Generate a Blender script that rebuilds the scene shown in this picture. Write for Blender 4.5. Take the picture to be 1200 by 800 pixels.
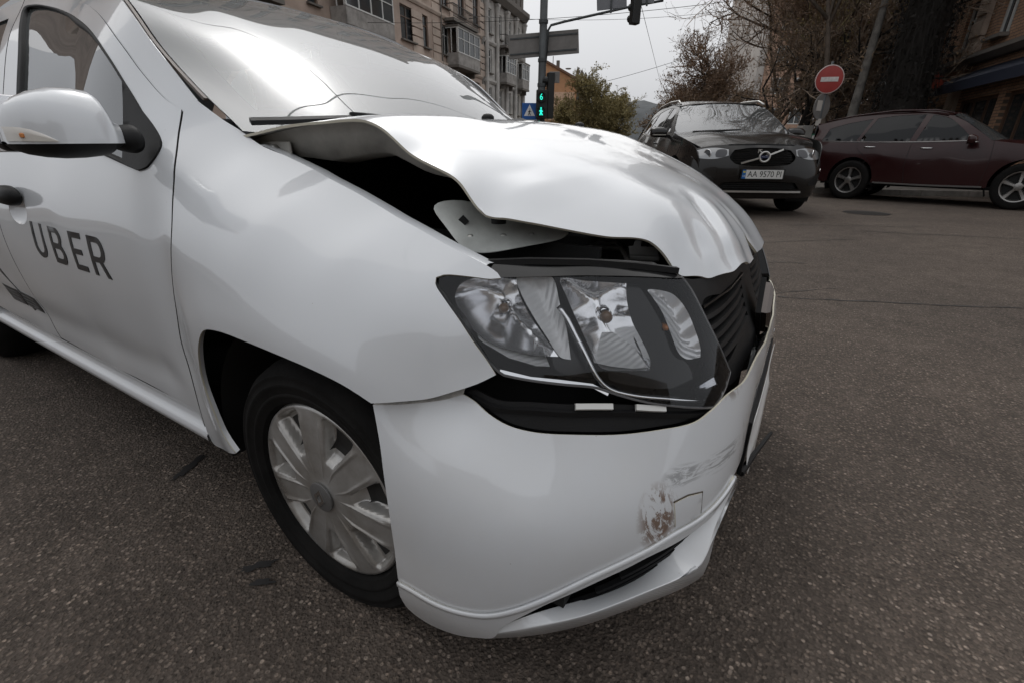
import bpy, bmesh, math, random
import numpy as np
from mathutils import Vector, Matrix
from mathutils.geometry import delaunay_2d_cdt
R = math.radians
scene = bpy.context.scene
for o_ in list(bpy.data.objects): bpy.data.objects.remove(o_)
COL = scene.collection

# ---------------------------------------------------------------- camera: 16 mm lens, crouching beside the front corner of the car
CAM = Vector((0.7715, -1.3229, 0.9948)); YAW, PITCH, ROLL = 2.11846, -0.38787, 0.00807
cd_ = bpy.data.cameras.new('camera'); cd_.sensor_width = 36; cd_.lens = 36 * 545.714 / 1200; cd_.clip_start = .02; cd_.clip_end = 3000
cam = bpy.data.objects.new('camera', cd_); COL.objects.link(cam); scene.camera = cam
fw = Vector((math.cos(YAW) * math.cos(PITCH), math.sin(YAW) * math.cos(PITCH), math.sin(PITCH)))
rt = Vector((math.sin(YAW), -math.cos(YAW), 0)); up = rt.cross(fw)
r2 = rt * math.cos(ROLL) + up * math.sin(ROLL); u2 = up * math.cos(ROLL) - rt * math.sin(ROLL)
cam.matrix_world = Matrix(((r2.x, u2.x, -fw.x, CAM.x), (r2.y, u2.y, -fw.y, CAM.y), (r2.z, u2.z, -fw.z, CAM.z), (0, 0, 0, 1)))

# street frame used for everything behind the car: r metres to the right of, d metres in front of the place the picture was taken from
DV = Vector((math.cos(YAW), math.sin(YAW), 0)); RV = Vector((math.sin(YAW), -math.cos(YAW), 0))
def st(r, d, z=0.): return Vector((CAM.x, CAM.y, 0)) + RV * r + DV * d + Vector((0, 0, z))

# ---------------------------------------------------------------- sky and sun: thin overcast, the sun a pale glow high beyond the car
SUN_EL, SUN_AZ = R(55.7), R(131)
sun_dir = Vector((math.cos(SUN_EL) * math.cos(SUN_AZ), math.cos(SUN_EL) * math.sin(SUN_AZ), math.sin(SUN_EL)))
w = bpy.data.worlds.new('World'); scene.world = w; w.use_nodes = True
wn, wl = w.node_tree.nodes, w.node_tree.links; wn.clear()
sky = wn.new('ShaderNodeTexSky'); sky.sky_type = 'NISHITA'; sky.sun_disc = False
sky.sun_elevation = SUN_EL; sky.sun_rotation = math.pi / 2 - SUN_AZ; sky.dust_density = 10; sky.air_density = 1.2; sky.ozone_density = 1
hs = wn.new('ShaderNodeHueSaturation'); hs.inputs['Saturation'].default_value = .10; wl.new(sky.outputs[0], hs.inputs['Color'])
# cloud deck: evens the clear sky out to a nearly uniform pale grey
tc = wn.new('ShaderNodeTexCoord'); nz = wn.new('ShaderNodeTexNoise'); nz.inputs['Scale'].default_value = 1.6; nz.inputs['Detail'].default_value = 4
wl.new(tc.outputs['Generated'], nz.inputs['Vector'])
cr = wn.new('ShaderNodeValToRGB'); cr.color_ramp.elements[0].position = .3; cr.color_ramp.elements[1].position = .75
cr.color_ramp.elements[0].color = (6.2, 6.35, 6.65, 1); cr.color_ramp.elements[1].color = (7.2, 7.3, 7.55, 1)
wl.new(nz.outputs['Fac'], cr.inputs['Fac'])
mx = wn.new('ShaderNodeMixRGB'); mx.inputs['Fac'].default_value = .72
wl.new(hs.outputs[0], mx.inputs['Color1']); wl.new(cr.outputs[0], mx.inputs['Color2'])
# an overcast sky is brighter overhead than near the horizon
sx = wn.new('ShaderNodeSeparateXYZ'); wl.new(tc.outputs['Generated'], sx.inputs[0])
el = wn.new('ShaderNodeMapRange'); el.inputs['From Min'].default_value = 0; el.inputs['From Max'].default_value = 1; el.inputs['To Min'].default_value = .80; el.inputs['To Max'].default_value = 1.06; wl.new(sx.outputs['Z'], el.inputs['Value'])
om = wn.new('ShaderNodeVectorMath'); om.operation = 'SCALE'; wl.new(cr.outputs[0], om.inputs[0]); wl.new(el.outputs[0], om.inputs['Scale']); wl.new(om.outputs[0], mx.inputs['Color2'])
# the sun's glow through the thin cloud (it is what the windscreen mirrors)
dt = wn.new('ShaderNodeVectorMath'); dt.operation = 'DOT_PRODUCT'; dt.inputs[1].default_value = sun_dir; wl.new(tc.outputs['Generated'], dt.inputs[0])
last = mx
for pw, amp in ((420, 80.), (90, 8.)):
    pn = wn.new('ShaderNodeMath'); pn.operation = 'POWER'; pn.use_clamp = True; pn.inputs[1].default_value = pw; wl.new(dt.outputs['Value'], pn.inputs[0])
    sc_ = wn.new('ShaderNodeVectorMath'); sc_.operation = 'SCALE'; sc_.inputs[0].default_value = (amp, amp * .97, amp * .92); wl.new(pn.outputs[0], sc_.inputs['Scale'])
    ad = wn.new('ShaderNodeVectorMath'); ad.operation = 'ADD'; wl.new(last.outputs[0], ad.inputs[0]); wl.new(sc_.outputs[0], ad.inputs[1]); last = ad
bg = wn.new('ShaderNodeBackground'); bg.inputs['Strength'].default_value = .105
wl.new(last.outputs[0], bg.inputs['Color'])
wo = wn.new('ShaderNodeOutputWorld'); wl.new(bg.outputs[0], wo.inputs['Surface'])
sl = bpy.data.lights.new('sun', 'SUN'); sl.energy = .6; sl.angle = R(110); sl.color = (1, .95, .88)
so = bpy.data.objects.new('sun', sl); COL.objects.link(so); so.rotation_euler = sun_dir.to_track_quat('Z', 'Y').to_euler()
scene.view_settings.view_transform = 'Standard'; scene.view_settings.look = 'None'
scene.view_settings.exposure = 0.36; scene.view_settings.gamma = 1.0; scene.view_settings.use_curve_mapping = False
scene.cycles.max_bounces = 10; scene.cycles.transparent_max_bounces = 24; scene.cycles.caustics_reflective = False; scene.cycles.caustics_refractive = False

# ---------------------------------------------------------------- helpers
MATS = {}
def nodemat(name):
    m = bpy.data.materials.new(name); m.use_nodes = True; nt = m.node_tree
    return m, nt.nodes, nt.links, nt.nodes['Principled BSDF']
def mat(name, col, rough=.5, metal=0., coat=0., var=0., scale=6., bump=0., bscale=60., spec=.5, rvar=0., dark=None):
    """plain surface with optional large mottling (var) and fine relief (bump)"""
    if name in MATS: return MATS[name]
    m, n, l, b = nodemat(name)
    b.inputs['Base Color'].default_value = (*col, 1); b.inputs['Roughness'].default_value = rough; b.inputs['Metallic'].default_value = metal
    b.inputs['Coat Weight'].default_value = coat; b.inputs['Coat Roughness'].default_value = .04; b.inputs['Specular IOR Level'].default_value = spec
    if var or bump or rvar:
        t = n.new('ShaderNodeTexCoord')
    if var or rvar:
        z = n.new('ShaderNodeTexNoise'); z.inputs['Scale'].default_value = scale; z.inputs['Detail'].default_value = 6; z.inputs['Roughness'].default_value = .65
        l.new(t.outputs['Object'], z.inputs['Vector'])
    if var:
        x = n.new('ShaderNodeMixRGB'); d = dark or tuple(c * (1 - var) for c in col)
        x.inputs['Color1'].default_value = (*d, 1); x.inputs['Color2'].default_value = (*[min(1, c * (1 + var * .5)) for c in col], 1)
        cr_ = n.new('ShaderNodeValToRGB'); cr_.color_ramp.elements[0].position = .32; cr_.color_ramp.elements[1].position = .68
        l.new(z.outputs['Fac'], cr_.inputs['Fac']); l.new(cr_.outputs[0], x.inputs['Fac']); l.new(x.outputs[0], b.inputs['Base Color'])
    if rvar:
        mr = n.new('ShaderNodeMapRange'); mr.inputs['To Min'].default_value = max(0, rough - rvar); mr.inputs['To Max'].default_value = min(1, rough + rvar)
        l.new(z.outputs['Fac'], mr.inputs['Value']); l.new(mr.outputs[0], b.inputs['Roughness'])
    if bump:
        z2 = n.new('ShaderNodeTexNoise'); z2.inputs['Scale'].default_value = bscale; z2.inputs['Detail'].default_value = 5
        l.new(t.outputs['Object'], z2.inputs['Vector'])
        bp = n.new('ShaderNodeBump'); bp.inputs['Strength'].default_value = bump; bp.inputs['Distance'].default_value = .004
        l.new(z2.outputs['Fac'], bp.inputs['Height']); l.new(bp.outputs[0], b.inputs['Normal'])
    MATS[name] = m; return m
def glassmat(name, tint, ior=1.5, rough=0.02, veil=None, vw=0., haze=0.):
    """thin pane: see-through with Fresnel reflection, optionally a pale veil, part dust, part painted-in reflection"""
    m = bpy.data.materials.new(name); m.use_nodes = True; n, l = m.node_tree.nodes, m.node_tree.links; n.clear()
    out = n.new('ShaderNodeOutputMaterial'); tr = n.new('ShaderNodeBsdfTransparent'); tr.inputs[0].default_value = (*tint, 1)
    gl = n.new('ShaderNodeBsdfGlossy'); gl.inputs['Roughness'].default_value = rough; gl.inputs['Color'].default_value = (.97, .98, 1, 1)
    if haze:
        g2 = n.new('ShaderNodeBsdfGlossy'); g2.inputs['Roughness'].default_value = .24; g2.inputs['Color'].default_value = (.97, .98, 1, 1)
        gm = n.new('ShaderNodeMixShader'); gm.inputs[0].default_value = haze; l.new(gl.outputs[0], gm.inputs[1]); l.new(g2.outputs[0], gm.inputs[2]); gl = gm
    fr = n.new('ShaderNodeFresnel'); fr.inputs['IOR'].default_value = ior
    mx_ = n.new('ShaderNodeMixShader'); l.new(fr.outputs[0], mx_.inputs[0]); base = tr
    if veil:  # diffuse colour: dust, plus sky reflection the Fresnel term leaves out
        df = n.new('ShaderNodeBsdfDiffuse'); df.inputs['Color'].default_value = (*veil, 1)
        mv = n.new('ShaderNodeMixShader'); mv.inputs[0].default_value = vw
        l.new(tr.outputs[0], mv.inputs[1]); l.new(df.outputs[0], mv.inputs[2]); base = mv
    l.new(base.outputs[0], mx_.inputs[1]); l.new(gl.outputs[0], mx_.inputs[2]); l.new(mx_.outputs[0], out.inputs['Surface'])
    MATS[name] = m; return m

def tag(o, label=None, cat=None, group=None, kind=None):
    if label: o['label'] = label
    if cat: o['category'] = cat
    if group: o['group'] = group
    if kind: o['kind'] = kind
    return o
def empty(name, loc=(0, 0, 0), rz=0., parent=None):
    o = bpy.data.objects.new(name, None); COL.objects.link(o); o.location = loc; o.rotation_euler = (0, 0, rz); o.parent = parent; o.empty_display_size = .1
    return o
def link(name, me, mats, parent=None, smooth=True):
    for m in (mats if isinstance(mats, (list, tuple)) else [mats]): me.materials.append(m)
    if smooth: me.shade_smooth()
    o = bpy.data.objects.new(name, me); COL.objects.link(o); o.parent = parent
    return o
def mesh(name, verts, faces, mats, parent=None, smooth=False, midx=None, sharp=None):
    me = bpy.data.meshes.new(name); me.from_pydata([tuple(map(float, v)) for v in verts], [], [tuple(int(i) for i in f) for f in faces])
    o = link(name, me, mats, parent, smooth)
    if midx is not None: me.polygons.foreach_set('material_index', [int(i) for i in midx])
    if sharp is not None: me.set_sharp_from_angle(angle=R(sharp))
    me.update(); return o
class MB:
    """collects solids for ONE mesh"""
    def __init__(s): s.v, s.f, s.m = [], [], []
    def add(s, v, f, mi=0):
        k = len(s.v); s.v += [tuple(p) for p in v]; s.f += [tuple(i + k for i in q) for q in f]; s.m += [mi] * len(f); return s
    def box(s, c, d, rz=0., mi=0, rot=None):
        x, y, z = d[0] / 2, d[1] / 2, d[2] / 2
        v = [Vector(p) for p in ((-x, -y, -z), (x, -y, -z), (x, y, -z), (-x, y, -z), (-x, -y, z), (x, -y, z), (x, y, z), (-x, y, z))]
        M = rot or Matrix.Rotation(rz, 3, 'Z'); v = [M @ p + Vector(c) for p in v]
        return s.add(v, [(0, 3, 2, 1), (4, 5, 6, 7), (0, 1, 5, 4), (1, 2, 6, 5), (2, 3, 7, 6), (3, 0, 4, 7)], mi)
    def loft(s, rings, closed=True, cap=True, mi=0):
        k = len(s.v); n = len(rings[0])
        for r_ in rings: s.v += [tuple(p) for p in r_]
        for i in range(len(rings) - 1):
            for j in range(n if closed else n - 1):
                a, b = k + i * n + j, k + i * n + (j + 1) % n
                s.f.append((a, b, b + n, a + n)); s.m.append(mi)
        if cap and closed:
            s.f.append(tuple(range(k + n - 1, k - 1, -1))); s.f.append(tuple(range(k + (len(rings) - 1) * n, k + len(rings) * n))); s.m += [mi, mi]
        return s
    def tube(s, pts, rad, n=8, mi=0, cap=True):
        pts = [Vector(p) for p in pts]; rings = []
        if not isinstance(rad, (list, tuple)): rad = [rad] * len(pts)
        pu = None
        for i, p in enumerate(pts):
            t = (pts[min(i + 1, len(pts) - 1)] - pts[max(i - 1, 0)]).normalized()
            if pu is None: pu = t.orthogonal().normalized()
            else: pu = (pu - t * pu.dot(t)).normalized()
            q = t.cross(pu)
            rings.append([p + (pu * math.cos(2 * math.pi * j / n) + q * math.sin(2 * math.pi * j / n)) * rad[i] for j in range(n)])
        return s.loft(rings, True, cap, mi)
    def lathe(s, prof, c, axis='y', n=48, mi=0, sgn=1):
        """profile of (radius, offset along the axis)"""
        rings = []
        for r_, a in prof:
            ring = []
            for j in range(n):
                t = 2 * math.pi * j / n; u, v = r_ * math.cos(t), r_ * math.sin(t)
                ring.append({'y': (c[0] + u, c[1] + sgn * a, c[2] + v), 'x': (c[0] + sgn * a, c[1] + u, c[2] + v), 'z': (c[0] + u, c[1] + v, c[2] + a)}[axis])
            rings.append(ring)
        return s.loft(rings, True, False, mi)
    def obj(s, name, mats, parent=None, smooth=False, sharp=None, bevel=0., seg=2):
        o = mesh(name, s.v, s.f, mats, parent, smooth, s.m, sharp)
        bm_ = bmesh.new(); bm_.from_mesh(o.data); bmesh.ops.recalc_face_normals(bm_, faces=bm_.faces[:]); bm_.to_mesh(o.data); bm_.free()
        if bevel:
            b = o.modifiers.new('bevel', 'BEVEL'); b.width = bevel; b.segments = seg; b.limit_method = 'ANGLE'; b.angle_limit = R(35)
            o.data.shade_smooth(); b.harden_normals = True; o.data.set_sharp_from_angle(angle=R(40))
        return o

def crom(pts, step, closed):
    """Catmull-Rom through the points, a repeated point is a corner, resampled at about step"""
    P = [np.array(p, float) for p in pts]; runs = []
    if closed:
        k = next((i for i in range(len(P)) if np.allclose(P[i], P[(i + 1) % len(P)])), None)
        if k is not None: P = P[k + 1:] + P[:k + 1]; closed_run = False
        else: closed_run = True
    else: closed_run = False
    cur = [P[0]]
    for p in P[1:]:
        if np.allclose(p, cur[-1]):
            if len(cur) > 1: runs.append(cur)
            cur = [p]
        else: cur.append(p)
    if closed and not closed_run:
        if not np.allclose(cur[-1], P[0]): cur.append(P[0])
    if len(cur) > 1: runs.append(cur)
    out = []
    for q in runs:
        n = len(q)
        g = lambda i: q[i % n] if closed_run else (q[i] if 0 <= i < n else (2 * q[0] - q[1] if i < 0 else 2 * q[-1] - q[-2]))
        for i in range(n if closed_run else n - 1):
            a, b, c, d = g(i - 1), g(i), g(i + 1), g(i + 2)
            t0 = 0; t1 = t0 + max(np.linalg.norm(b - a), 1e-6) ** .5; t2 = t1 + max(np.linalg.norm(c - b), 1e-6) ** .5; t3 = t2 + max(np.linalg.norm(d - c), 1e-6) ** .5
            m = max(1, int(round(np.linalg.norm(c - b) / step)))
            for t in np.linspace(t1, t2, m, endpoint=False):
                A1 = (t1 - t) / (t1 - t0) * a + (t - t0) / (t1 - t0) * b; A2 = (t2 - t) / (t2 - t1) * b + (t - t1) / (t2 - t1) * c; A3 = (t3 - t) / (t3 - t2) * c + (t - t2) / (t3 - t2) * d
                B1 = (t2 - t) / (t2 - t0) * A1 + (t - t0) / (t2 - t0) * A2; B2 = (t3 - t) / (t3 - t1) * A2 + (t - t1) / (t3 - t1) * A3
                out.append((t2 - t) / (t2 - t1) * B1 + (t - t1) / (t2 - t1) * B2)
    if not closed: out.append(P[-1])
    return np.array(out)
def inside(p, poly):
    x, y = p[:, 0], p[:, 1]; r_ = np.zeros(len(p), bool)
    x1, y1 = poly[:, 0], poly[:, 1]; x2, y2 = np.roll(x1, -1), np.roll(y1, -1)
    for a, b, c, d in zip(x1, y1, x2, y2):
        k = ((b > y) != (d > y))
        if k.any(): r_[k] ^= x[k] < (c - a) * (y[k] - b) / (d - b) + a
    return r_
def cdt(outline, holes, h):
    loops = [outline] + list(holes); V, E = [], []
    for lp in loops:
        k = len(V); V += [tuple(p) for p in lp]; E += [(k + i, k + (i + 1) % len(lp)) for i in range(len(lp))]
    lo, hi = outline.min(0), outline.max(0)
    gx = np.arange(lo[0], hi[0], h); gy = np.arange(lo[1], hi[1], h * .866)
    X, Y = np.meshgrid(gx, gy); X = X + (np.arange(len(gy)) % 2 * h / 2)[:, None]
    g = np.stack([X.ravel(), Y.ravel()], 1); g = g[inside(g, outline)]
    for hl in holes: g = g[~inside(g, hl)]
    if len(g):
        B = np.array(V); keep = np.ones(len(g), bool)
        for i in range(0, len(g), 4000):
            d = ((g[i:i + 4000, None] - B[None]) ** 2).sum(2).min(1); keep[i:i + 4000] = d > (h * .55) ** 2
        V += [tuple(p) for p in g[keep]]
    v, e, f, *_ = delaunay_2d_cdt([Vector(p) for p in V], E, [], 0, 1e-6)
    v = np.array([tuple(p) for p in v]); f = np.array([t for t in f if len(t) == 3])
    c = v[f].mean(1); k = inside(c, outline)
    for hl in holes: k &= ~inside(c, hl)
    return v, f[k]
def panel(name, outline, fn, mats, parent, h=.02, holes=(), thick=.003, ref=(0, 0, 1), step=None, curl=0., raw=False):
    """sheet cut to an outline, laid on a smooth surface fn(u, v) and given thickness; ref = outward direction"""
    step = step or h * .6
    ol = np.array(outline) if raw else crom(outline, step, True); hs_ = [np.array(q) if raw else crom(q, step, True) for q in holes]
    uv, f = cdt(ol, hs_, h); P = fn(uv[:, 0], uv[:, 1])
    n = np.cross(P[f[:, 1]] - P[f[:, 0]], P[f[:, 2]] - P[f[:, 0]])
    rf = np.array(ref(P[f].mean(1)) if callable(ref) else ref)
    if (n * rf).sum() < 0: f = f[:, ::-1]; n = -n
    N = np.zeros_like(P)
    for j in range(3): np.add.at(N, f[:, j], n)
    N /= np.linalg.norm(N, axis=1, keepdims=True) + 1e-12
    verts = list(P); faces = [tuple(t) for t in f]; mi = [0] * len(f)
    if thick:
        ec = {}
        for t in f:
            for a, b in ((t[0], t[1]), (t[1], t[2]), (t[2], t[0])): ec[(a, b)] = ec.get((a, b), 0) + 1
        be = [(a, b) for a, b in ec if (b, a) not in ec]
        k = len(verts); verts += list(P - N * thick); faces += [tuple(t[::-1] + k) for t in f]; mi += [1 if len(mats) > 1 else 0] * len(f) if isinstance(mats, (list, tuple)) else [0] * len(f)
        rim = 2 if isinstance(mats, (list, tuple)) and len(mats) > 2 else 0
        ids = {}
        for a, b in be:
            for q in (a, b):
                if q not in ids:
                    ids[q] = len(verts); verts += [P[q] + N[q] * 0, P[q] - N[q] * thick]
            faces.append((ids[b], ids[a], ids[a] + 1, ids[b] + 1)); mi.append(rim)
    return mesh(name, verts, faces, mats, parent, True, mi)
def strip(name, pts, width, height, mats, parent, nrm, taper=None, smooth=False):
    """ribbon with a rectangular section along a 3D polyline; nrm = its facing direction"""
    mb = MB(); P = [Vector(p) for p in pts]; rings = []
    for i, p in enumerate(P):
        t = (P[min(i + 1, len(P) - 1)] - P[max(i - 1, 0)]).normalized(); nn = Vector(nrm(p) if callable(nrm) else nrm); nn = (nn - t * nn.dot(t)).normalized(); s_ = t.cross(nn)
        w_ = width * (taper[i] if taper else 1) / 2
        rings.append([p - s_ * w_, p + s_ * w_, p + s_ * w_ * .8 + nn * height, p - s_ * w_ * .8 + nn * height])
    mb.loft(rings); return mb.obj(name, mats, parent, smooth)
def text_mesh(name, body, size, M, mats, parent, depth=.002, sx=1., align='CENTER'):
    cu = bpy.data.curves.new(name, 'FONT'); cu.body = body; cu.size = size; cu.extrude = depth; cu.align_x = align; cu.align_y = 'CENTER'; cu.resolution_u = 3
    t = bpy.data.objects.new(name + '_tmp', cu); COL.objects.link(t); dg = bpy.context.evaluated_depsgraph_get()
    me = bpy.data.meshes.new_from_object(t.evaluated_get(dg)); bpy.data.objects.remove(t); bpy.data.curves.remove(cu)
    me.transform(M @ Matrix.Diagonal((sx, 1, 1, 1))); me.name = name; me.materials.clear()
    return link(name, me, mats, parent, False)
def copy_tree(o, parent=None):
    c = o.copy(); COL.objects.link(c); c.parent = parent
    for ch in list(o.children): copy_tree(ch, c)
    return c

# ---------------------------------------------------------------- smooth body surfaces of the white car (metres)
# frame: x forward from the front axle, y to the car's left, z up
class TPS:
    """smooth surface through scattered control points"""
    def __init__(s, pts, smooth=1e-6):
        p = np.array(pts, float); s.c = p[:, :2]; n = len(p)
        d = np.linalg.norm(s.c[:, None] - s.c[None], axis=2)
        K = s.k(d) + smooth * np.eye(n); Q = np.hstack([np.ones((n, 1)), s.c])
        A = np.zeros((n + 3, n + 3)); A[:n, :n] = K; A[:n, n:] = Q; A[n:, :n] = Q.T
        s.w = np.linalg.solve(A, np.concatenate([p[:, 2], np.zeros(3)]))
    @staticmethod
    def k(d): return d * d * np.log(d + 1e-12)
    def __call__(s, u, v):
        u = np.atleast_1d(np.asarray(u, float)); v = np.atleast_1d(np.asarray(v, float))
        d = np.hypot(u[:, None] - s.c[None, :, 0], v[:, None] - s.c[None, :, 1])
        return s.k(d) @ s.w[:-3] + s.w[-3] + s.w[-2] * u + s.w[-1] * v

# flank: half width as a function of (x, z)
SIDE = []
for x_ in (-3.3, -2.4, -1.6, -1.0, -0.62):
    SIDE += [(x_, z, w) for z, w in ((.20, .815), (.36, .842), (.48, .850), (.62, .864), (.76, .866), (.88, .846), (.98, .808),
                                     (1.10, .757), (1.22, .710), (1.34, .655), (1.42, .600))]
SIDE += [(-.42, z, w) for z, w in ((.20, .83), (.36, .845), (.48, .852), (.62, .862), (.76, .864), (.88, .840), (.97, .79), (1.04, .735), (1.10, .70))]
SIDE += [(-.245, z, w) for z, w in ((.30, .85), (.62, .866), (.76, .862), (.87, .825), (.94, .765), (1.00, .69))]
SIDE += [(-.073, z, w) for z, w in ((.62, .868), (.74, .862), (.83, .830), (.90, .772), (.955, .692))]
SIDE += [(.118, z, w) for z, w in ((.60, .863), (.70, .853), (.78, .822), (.84, .776), (.896, .702))]
SIDE += [(.262, z, w) for z, w in ((.58, .838), (.68, .815), (.75, .788), (.80, .752), (.85, .700))]
SIDE += [(.37, z, w) for z, w in ((.60, .785), (.66, .762), (.74, .735), (.80, .688))]
side_tps = TPS(SIDE)
ARCH = np.array([(-.30, .20), (-.34, .33), (-.366, .44), (-.36, .54), (-.315, .615), (-.25, .643), (-.11, .648), (.05, .642), (.166, .622), (.23, .59)])
def arch_dist(x, z):
    best = np.full(len(x), 9.)
    for a, b in zip(ARCH[:-1], ARCH[1:]):
        ab = b - a; t = np.clip(((x - a[0]) * ab[0] + (z - a[1]) * ab[1]) / (ab @ ab), 0, 1)
        best = np.minimum(best, np.hypot(x - a[0] - t * ab[0], z - a[1] - t * ab[1]))
    return best
def side(x, z):
    x = np.atleast_1d(np.asarray(x, float)); z = np.atleast_1d(np.asarray(z, float))
    w = side_tps(x, z)
    d = arch_dist(x, z); front = np.clip((.30 - x) / .12, 0, 1)
    w = w + .014 * np.exp(-(d / .075) ** 2) * front                       # flared wheel arch lip
    w = w - .010 * np.exp(-((x + .425) / .055) ** 2) * np.clip((z - .3) / .2, 0, 1) * np.clip((.95 - z) / .1, 0, 1)
    w = w - .008 * np.exp(-((z - .44) / .05) ** 2) * np.clip((-.5 - x) / .1, 0, 1)      # soft hollow low on the doors
    return w

# front end: radius about a vertical axis through (AX, 0) as a function of (angle, z)
AX = .10
FRONT = []
for z, row in ((.08, ((.22, .835), (.33, .825), (.45, .79), (.58, .68), (.68, .56), (.73, .45), (.755, .30), (.765, .12), (.765, 0))),
               (.16, ((.235, .857), (.35, .848), (.468, .813), (.60, .705), (.70, .585), (.748, .47), (.768, .30), (.775, .12), (.775, 0))),
               (.30, ((.24, .868), (.36, .862), (.485, .828), (.615, .725), (.712, .605), (.755, .48), (.760, .30), (.760, .12), (.760, 0))),
               (.44, ((.23, .868), (.36, .856), (.49, .812), (.622, .708), (.716, .59), (.757, .45), (.757, .3), (.757, .12), (.757, 0))),
               (.52, ((.21, .858), (.35, .828), (.475, .772), (.60, .680), (.703, .57), (.746, .44), (.756, .3), (.760, .12), (.760, 0))),
               (.60, ((.19, .838), (.34, .775), (.40, .762), (.55, .670), (.690, .54), (.722, .42), (.737, .3), (.745, .12), (.745, 0))),
               (.66, ((.395, .745), (.53, .655), (.66, .535), (.70, .42), (.714, .3), (.718, .12), (.718, 0))),
               (.73, ((.32, .745), (.36, .722), (.49, .635), (.63, .515), (.675, .41), (.692, .3), (.699, .12), (.700, 0))),
               (.80, ((.267, .742), (.36, .686), (.46, .605), (.59, .495), (.64, .40), (.670, .3), (.683, .12), (.685, 0)))):
    for x_, y_ in row:
        r_ = math.hypot(x_ - AX, y_); a_ = math.atan2(y_, x_ - AX)
        FRONT.append((a_ * .7, z, r_))
        if a_ > 1e-6: FRONT.append((-a_ * .7, z, r_))
front_tps = TPS(FRONT, 2e-6)
def front_r(a, z): return front_tps(np.asarray(a) * .7, z)
def front_xyz(a, z, off=0.):
    r = front_r(a, z) + off
    return np.stack([AX + r * np.cos(a), r * np.sin(a), np.broadcast_to(np.asarray(z, float), r.shape)], 1)

# hood: height as a function of (x, y); crumpled: lifted in the middle, pushed in at the front
HOOD = [(-.40, -.70, .985), (-.36, -.40, 1.005), (-.34, 0, 1.015), (-.36, .40, 1.01), (-.40, .68, .99),
        (-.30, -.69, 1.02), (-.25, -.69, 1.027), (-.174, -.68, 1.038), (-.053, -.67, 1.045), (.013, -.665, 1.047), (.094, -.66, 1.029), (.147, -.655, .991),
        (.213, -.65, .964), (.255, -.645, .940), (.274, -.64, .913), (.294, -.635, .891),
        (.323, -.62, .886), (.39, -.57, .872), (.482, -.50, .852), (.539, -.46, .844), (.567, -.44, .817), (.585, -.43, .791), (.606, -.42, .779),
        (.633, -.38, .776), (.672, -.30, .777), (.690, -.20, .773), (.692, -.12, .775), (.695, 0, .775), (.688, .12, .775), (.655, .25, .78), (.60, .40, .80), (.51, .52, .84),
        (-.15, -.4, 1.045), (-.15, 0, 1.06), (-.15, .4, 1.055), (-.15, .66, 1.03), (.05, -.45, 1.062), (.05, -.22, 1.069), (.05, 0, 1.076), (.06, .25, 1.072), (.03, .45, 1.068), (.0, .66, 1.055),
        (.12, .66, 1.02), (.235, .65, .98), (.368, .62, .92), (.46, .57, .868),
        (.20, -.45, 1.018), (.20, -.2, 1.040), (.20, .05, 1.050), (.22, .35, 1.037),
        (.34, -.50, .945), (.36, -.3, .985), (.36, 0, .998), (.37, .35, .968),
        (.46, -.45, .900), (.50, -.3, .930), (.50, 0, .938), (.50, .35, .900),
        (.57, -.38, .868), (.60, -.27, .872), (.61, -.12, .878), (.61, .1, .868), (.585, .3, .845), (.650, -.27, .830), (.655, -.12, .832), (.655, .1, .825)]
hood_tps = TPS(HOOD, 1.2e-5)
def seg_dist(x, y, a, b):
    ax, ay = a; bx, by = b; L2 = (bx - ax) ** 2 + (by - ay) ** 2; t = np.clip(((x - ax) * (bx - ax) + (y - ay) * (by - ay)) / L2, 0, 1)
    return np.hypot(x - ax - t * (bx - ax), y - ay - t * (by - ay)), t
def hood_z(x, y):
    x = np.atleast_1d(np.asarray(x, float)); y = np.atleast_1d(np.asarray(y, float)); z = hood_tps(x, y)
    for a, b, w_, h_, sharp in CREASE:
        d, t = seg_dist(x, y, a, b); k = np.clip(1 - d / w_, 0, 1) if sharp else np.exp(-(d / w_) ** 2); z = z + h_ * k * np.sin(np.pi * np.clip(t, .02, .98)) ** .5
    return z
CREASE = [((.555, -.235), (.668, -.300), .030, -.012, 1), ((.57, -.195), (.69, -.235), .035, .006, 1), ((.575, -.335), (.645, -.375), .022, -.010, 0), ((.60, -.40), (.64, -.33), .016, .007, 1), ((.645, -.34), (.69, -.18), .014, -.006, 1),
          ((.25, -.55), (.42, -.44), .03, -.003, 0), ((.045, -.67), (.10, -.34), .05, .007, 1), ((.29, -.62), (.40, -.40), .045, .005, 1), ((.60, -.12), (.69, -.10), .02, -.006, 1)]
# windscreen: x as a function of (y, z)
WS = []
for z, xc, xe, ye in ((.98, -.045, -.212, .70), (1.037, -.135, -.305, .695), (1.092, -.222, -.395, .690), (1.161, -.335, -.506, .682), (1.22, -.435, -.590, .674), (1.27, -.523, -.655, .665), (1.308, -.592, -.710, .656), (1.355, -.683, -.79, .64), (1.40, -.775, -.90, .62), (1.44, -.865, -1.02, .60)):
    for k in (-1, -.7, -.35, 0, .35, .7, 1): WS.append((ye * k, z, xc + (xe - xc) * abs(k) ** 2.0))
ws_tps = TPS(WS, 1e-4)

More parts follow.
